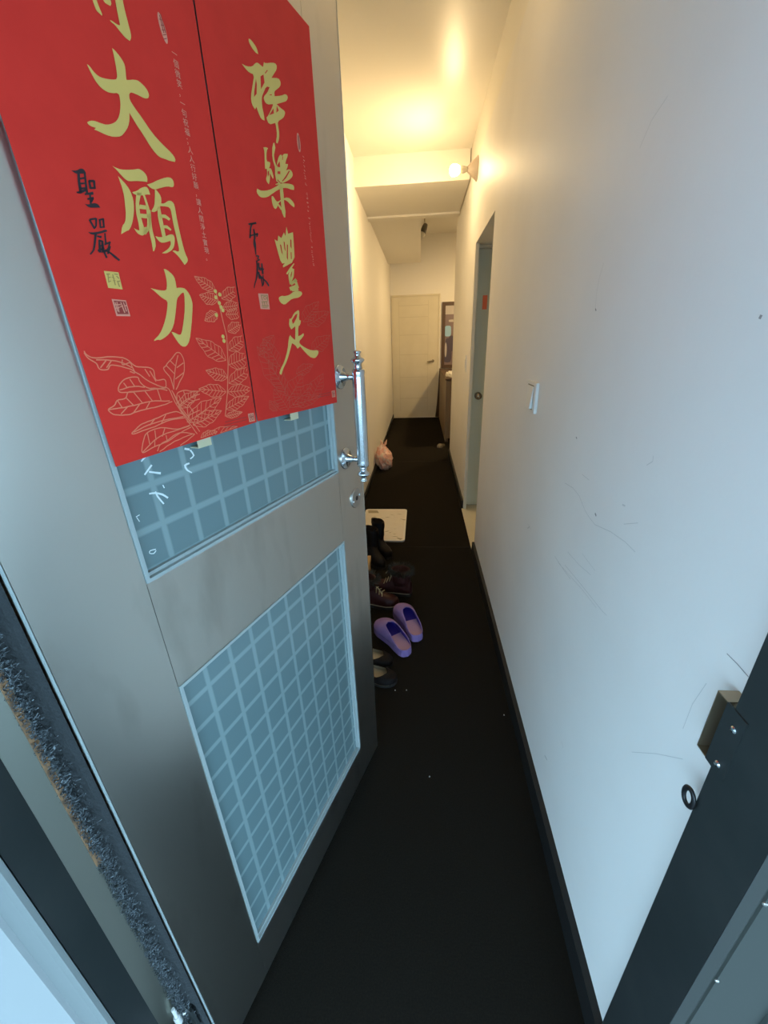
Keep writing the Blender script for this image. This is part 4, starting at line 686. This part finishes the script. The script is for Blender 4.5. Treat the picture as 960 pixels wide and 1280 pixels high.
def slipper(name, label, loc, rz, L, k, mu, mi_, ms, mso, Ht, t_a, t_b, low, zs, group=None, cat='shoe', thick=.0045):
    t = thing(name, label, cat, loc, rz, group)
    obj('sole', sole_mesh(L, k*1.04, 0, zs), [mso, mi_], t, bevel=.004)
    obj('insole', sole_mesh(L, k, zs-.001, zs+.003, .10, .50 if ms == 'mauve' else 1.), ms, t, bevel=.0015)
    up = obj('upper', shell_mesh(L, k, zs, Ht, t_a, t_b, low), [mu, mi_], t, smooth=True)
    if sum(p.normal.z*p.area for p in up.data.polygons) < 0: up.data.flip_normals()
    m = up.modifiers.new('wall', 'SOLIDIFY'); m.thickness = thick; m.offset = -1; m.material_offset = 1; m.material_offset_rim = 0
    return t
HC = [(0, .055), (.5, .060), (.62, .057), (.78, .047), (.9, .034), (.97, .022), (1, .010)]
G1 = 'pair of violet clogs'
slipper('clog', 'violet slip-on clog farther right, toe against brown boots', (-.006, 1.545, 0), heading(-.40, .92), .270, 1.16, 'violet', 'violet_in', 'mauve', 'violet', HC, .0, .66, .20, .026, G1)
slipper('clog', 'violet slip-on clog nearer the door, heel by black shoes', (-.052, 1.445, 0), heading(-.60, .80), .265, 1.16, 'violet', 'violet_in', 'mauve', 'violet', HC, .0, .66, .20, .026, G1)
HF = [(0, .042), (.3, .034), (.55, .036), (.75, .036), (.9, .028), (.97, .018), (1, .008)]
G2 = 'pair of black flat shoes'
slipper('flat_shoe', 'black flat shoe touching the violet clog, grey beige lining', (-.335, 1.485, 0), heading(.90, -.42), .238, .98, 'blackl', 'beige', 'beige', 'sole', HF, .40, .80, .75, .012, G2, thick=.003)
slipper('flat_shoe', 'black flat shoe nearest the entrance, beige lining showing', (-.315, 1.375, 0), heading(.93, -.38), .238, .98, 'blackl', 'beige', 'beige', 'sole', HF, .40, .80, .75, .012, G2, thick=.003)
slipper('slipper', 'pink slipper peeking out behind the door and black boots', (-.392, 2.735, 0), heading(.15, -.98), .10, .62, 'pink', 'pink', 'pink', 'pink', [(0, .07), (.8, .065), (1, .03)], .2, .55, .6, .014, thick=.004)
slipper('slipper', 'flat grey slipper on the floor at the foot of the cabinet', (.325, 5.47, 0), heading(-.45, -.9), .17, .8, 'grey_cloth', 'grey_cloth', 'grey_cloth', 'grey_cloth', [(0, .03), (.5, .04), (.8, .03), (1, .012)], .3, .6, .3, .010, thick=.004)
def boot(name, label, loc, rz, L, h, mu, group, kind):
    t = thing(name, label, 'boot', loc, rz, group)
    obj('sole', sole_mesh(L, .98, 0, .016), ['sole', 'sole'], t, bevel=.003)
    bm = bmesh.new(); f = outline(L, .95); ng, na = 34, 18; rings = []
    HB = [(0, .060), (.06, .085), (.35, .095), (.5, .080), (.65, .062), (.8, .054), (.92, .044), (.975, .030), (1, .014)]
    for i in range(ng+1):
        tt = .012+.976*i/ng; xl, y = f(tt, 1); xc, _ = f(tt, 0); hw = xl-xc; H = interp(HB, tt)
        rings.append([bm.verts.new((xc+hw*math.copysign(abs(math.cos(math.pi*j/na))**.7, math.cos(math.pi*j/na)), y, .015+H*math.sin(math.pi*j/na)**.75)) for j in range(na+1)])
    for a, b in zip(rings, rings[1:]):
        for j in range(na): bm.faces.new((a[j], a[j+1], b[j+1], b[j]))
        bm.faces.new((a[0], b[0], b[-1], a[-1]))
    bm.faces.new(rings[0]); bm.faces.new(rings[-1][::-1])
    obj('foot', bm, mu, t, smooth=True)
    bm = bmesh.new(); rings = []; n = 26; rows = 14
    for i in range(rows+1):
        q = i/rows; z = .045+(h-.045)*q
        rx = .032+.012*q+.002*math.sin(q*17); ry = .050+.006*q; cy_ = .062+.004*q
        rings.append([bm.verts.new((rx*math.cos(2*math.pi*j/n)*(1+.03*math.sin(3*j+q*9)), cy_+ry*math.sin(2*math.pi*j/n), z+(.012*math.cos(2*math.pi*j/n)*q if kind == 'tall' else 0))) for j in range(n)])
    for q in (0, -.09):
        rings.append([bm.verts.new((v.co.x*.86, .066+(v.co.y-.066)*.86, h+q-.002)) for v in rings[rows]])
    for a, b in zip(rings, rings[1:]):
        for j in range(n): bm.faces.new((a[j], a[(j+1) % n], b[(j+1) % n], b[j]))
    bm.faces.new(rings[-1])
    obj('shaft', bm, mu, t, smooth=True)
    if kind == 'tall':
        obj('zip', tube(bmesh.new(), [(.036, .060, .05), (.041, .062, h*.5), (.0455, .064, h-.012)], .0022, 6), 'zip', t)
        obj('pull_tab', B((-.006, .006, .118, .1215, h-.02, h+.016)), mu, t, bevel=.001)
    else:
        bm = bmesh.new(); rnd = random.Random(len(label)); fr_ = []
        for k in range(1300):
            a = rnd.uniform(0, 2*math.pi); c = Vector((.043*math.cos(a), .066+.056*math.sin(a), h-.008+rnd.uniform(-.016, .012)))
            d = Vector((math.cos(a)*rnd.uniform(.2, 1), math.sin(a)*rnd.uniform(.2, 1), rnd.uniform(-.5, 1))).normalized()*rnd.uniform(.014, .036)
            s_ = d.cross(Vector((rnd.random(), rnd.random(), rnd.random()))).normalized()*.0011
            e = c+d*.6+Vector((rnd.uniform(-.004, .004), rnd.uniform(-.004, .004), .003))
            v = [bm.verts.new(p) for p in (c-s_, c+s_, e+s_*.8, e-s_*.8, c+d)]
            bm.faces.new((v[0], v[1], v[2], v[3])); bm.faces.new((v[3], v[2], v[4]))
        cf = obj('fur_cuff', bm, 'fur', t); cf['kind'] = 'stuff'
        bm = tube(bmesh.new(), [(f(i/20, s)[0]*1.0, f(i/20, s)[1], .020) for s, rg in ((1, range(1, 20)), (-1, range(19, 0, -1))) for i in rg], .0022, 6)
        obj('welt', bm, 'beige', t)
        bm = bmesh.new()
        for q in range(3): tube(bm, [(-.026, .128+q*.016, .094-q*.009), (0.004, .124+q*.016, .110-q*.011), (.034, .130+q*.016, .094-q*.009)], .0022, 6)
        tube(bm, [(.0, .122, .110), (.026, .132, .128), (.040, .150, .122), (.046, .165, .100)], .003, 6)
        obj('laces', bm, 'cream_fur', t)
    return t
G3 = 'pair of black boots'; G4 = 'pair of dark brown boots'
boot('tall_boot', 'black tall boot standing in front of white floor board, right one', (-.318, 2.545, 0), heading(.50, -.87), .245, .215, 'blackl', G3, 'tall')
boot('tall_boot', 'black tall boot half hidden by the door, with pale zip', (-.345, 2.425, 0), heading(.46, -.89), .245, .215, 'blackl', G3, 'tall')
boot('ankle_boot', 'dark brown fur cuffed boot in the rear, pale lace tip', (-.040, 1.93, 0), heading(-.98, .16), .25, .165, 'brownl', G4, 'ankle')
boot('ankle_boot', 'dark brown fur cuffed boot in front, behind violet clogs', (-.355, 1.865, 0), heading(.985, -.17), .25, .165, 'brownl', G4, 'ankle')
# tan shoe box
sb = thing('shoe_box', 'tan cardboard box behind the door between the boots', 'box', (-.5, 1.99, 0))
obj('body', B((.020, .192, .008, .202, 0, .085)), 'card', sb, bevel=.001)
obj('lid', B((.016, .196, .004, .206, .072, .105)), 'card', sb, bevel=.0015)
# white board on the floor
bm = bmesh.new()
def rrect(x0, x1, y0, y1, r, z, n=6):
    out = []
    for cx_, cy_, a0 in ((x1-r, y1-r, 0), (x0+r, y1-r, 90), (x0+r, y0+r, 180), (x1-r, y0+r, 270)):
        for i in range(n+1):
            a = math.radians(a0+90*i/n); out.append((cx_+r*math.cos(a), cy_+r*math.sin(a), z))
    return out
def rslab(x0, x1, y0, y1, r, z0, z1):
    bm = bmesh.new(); lo = [bm.verts.new(p) for p in rrect(x0, x1, y0, y1, r, z0)]; hi = [bm.verts.new(p) for p in rrect(x0, x1, y0, y1, r, z1)]
    n = len(lo)
    for i in range(n): bm.faces.new((lo[i], lo[(i+1) % n], hi[(i+1) % n], hi[i]))
    bm.faces.new(lo[::-1]); bm.faces.new(hi)
    return bm
wb = thing('floor_board', 'flat white board with grey flecks lying beside black boots', 'floor mat', (-.46, 2.585, 0))
obj('panel', rslab(0, .352, 0, .59, .028, 0, .012), 'mat_rim', wb, bevel=.003)
bm = rslab(.014, .338, .018, .572, .022, .0121, .0128)
rnd = random.Random(5)
for i in range(16):
    x, y = rnd.uniform(.03, .30), rnd.uniform(.05, .54); a = rnd.uniform(-.6, .6); l = rnd.uniform(.01, .03); w2 = rnd.uniform(.002, .006)
    bm.faces.new([bm.verts.new((x+dx*math.cos(a)-dy*math.sin(a), y+dx*math.sin(a)+dy*math.cos(a), .0131)) for dx, dy in ((-l, 0), (0, -w2), (l, w2*.3), (0, w2))]).material_index = 1
for q in ([(.03, .50), (.12, .50), (.10, .555), (.022, .56)], [(.345, .37), (.30, .385), (.33, .36), (.345, .355)], [(.338, .03), (.29, .05), (.30, .03), (.32, .01)]):
    bm.faces.new([bm.verts.new((x, y, .0132)) for x, y in q]).material_index = 1
obj('surface', bm, ['mat_white', 'mat_grey'], wb)
# pink plastic bag
bgt = thing('plastic_bag', 'crumpled pink plastic bag slumped against the left wall', 'bag', (-.402, 4.40, 0))
bm = bmesh.new(); bmesh.ops.create_icosphere(bm, subdivisions=5, radius=1)
for v in bm.verts:
    p = v.co.copy(); q = p*2.1+Vector((4, 2, 1)); q += Vector((noise.noise(p*3+Vector((1, 7, 3))), noise.noise(p*3+Vector((8, 2, 9))), 0))*.8
    n = noise.fractal(q, 1., 2., 4); rg = 1-2.2*abs(noise.noise(q*1.5)); r2 = 1-2.*abs(noise.noise(q*3.6+Vector((5, 5, 5))))
    k = 1+.14*n+.10*rg+.055*r2; z = p.z
    neck = 1. if z < .25 else max(.40, 1-(z-.25)*.8)
    v.co = Vector((p.x*.088*k*neck-.018*z-.004, p.y*.10*k*neck, max(0., (z*1.0*k+.92)*.145)))
bgb = obj('bag_body', bm, 'bag', bgt, smooth=True)
bm = bmesh.new()
for s in (1, -1):
    for i in range(3):
        a = s*(.3+.35*i); pts = [(.004*s, 0, .265), (.018*math.sin(a)+.01*s, .012*math.cos(i*2), .285), (.038*math.sin(a), .02*math.cos(i*3.), .305+.012*i)]
        tube(bm, pts, [.012, .009, .004], 7)
obj('tied_handles', bm, 'bag', bgt, smooth=True)
# white crumbs on the carpet
for i, (x, y, lb) in enumerate(((.035, .894, 'tiny white crumb alone in the middle of black carpet'), (-.100, 1.247, 'tiny white crumb on carpet nearest the black flat shoes'), (-.053, 1.250, 'tiny white crumb right of the one by flat shoes'), (.325, 1.150, 'tiny white crumb on carpet by the right skirting'))):
    bm = bmesh.new(); bmesh.ops.create_icosphere(bm, subdivisions=1, radius=.0022)
    for v in bm.verts: v.co *= 1+.35*noise.noise(v.co*900+Vector((i, 0, 0))); v.co.z = max(v.co.z, -.0012)
    o = obj('crumb', bm, 'plastic'); o.location = (x, y, .0012); tag(o, lb, 'crumb', 'white crumbs on the carpet')
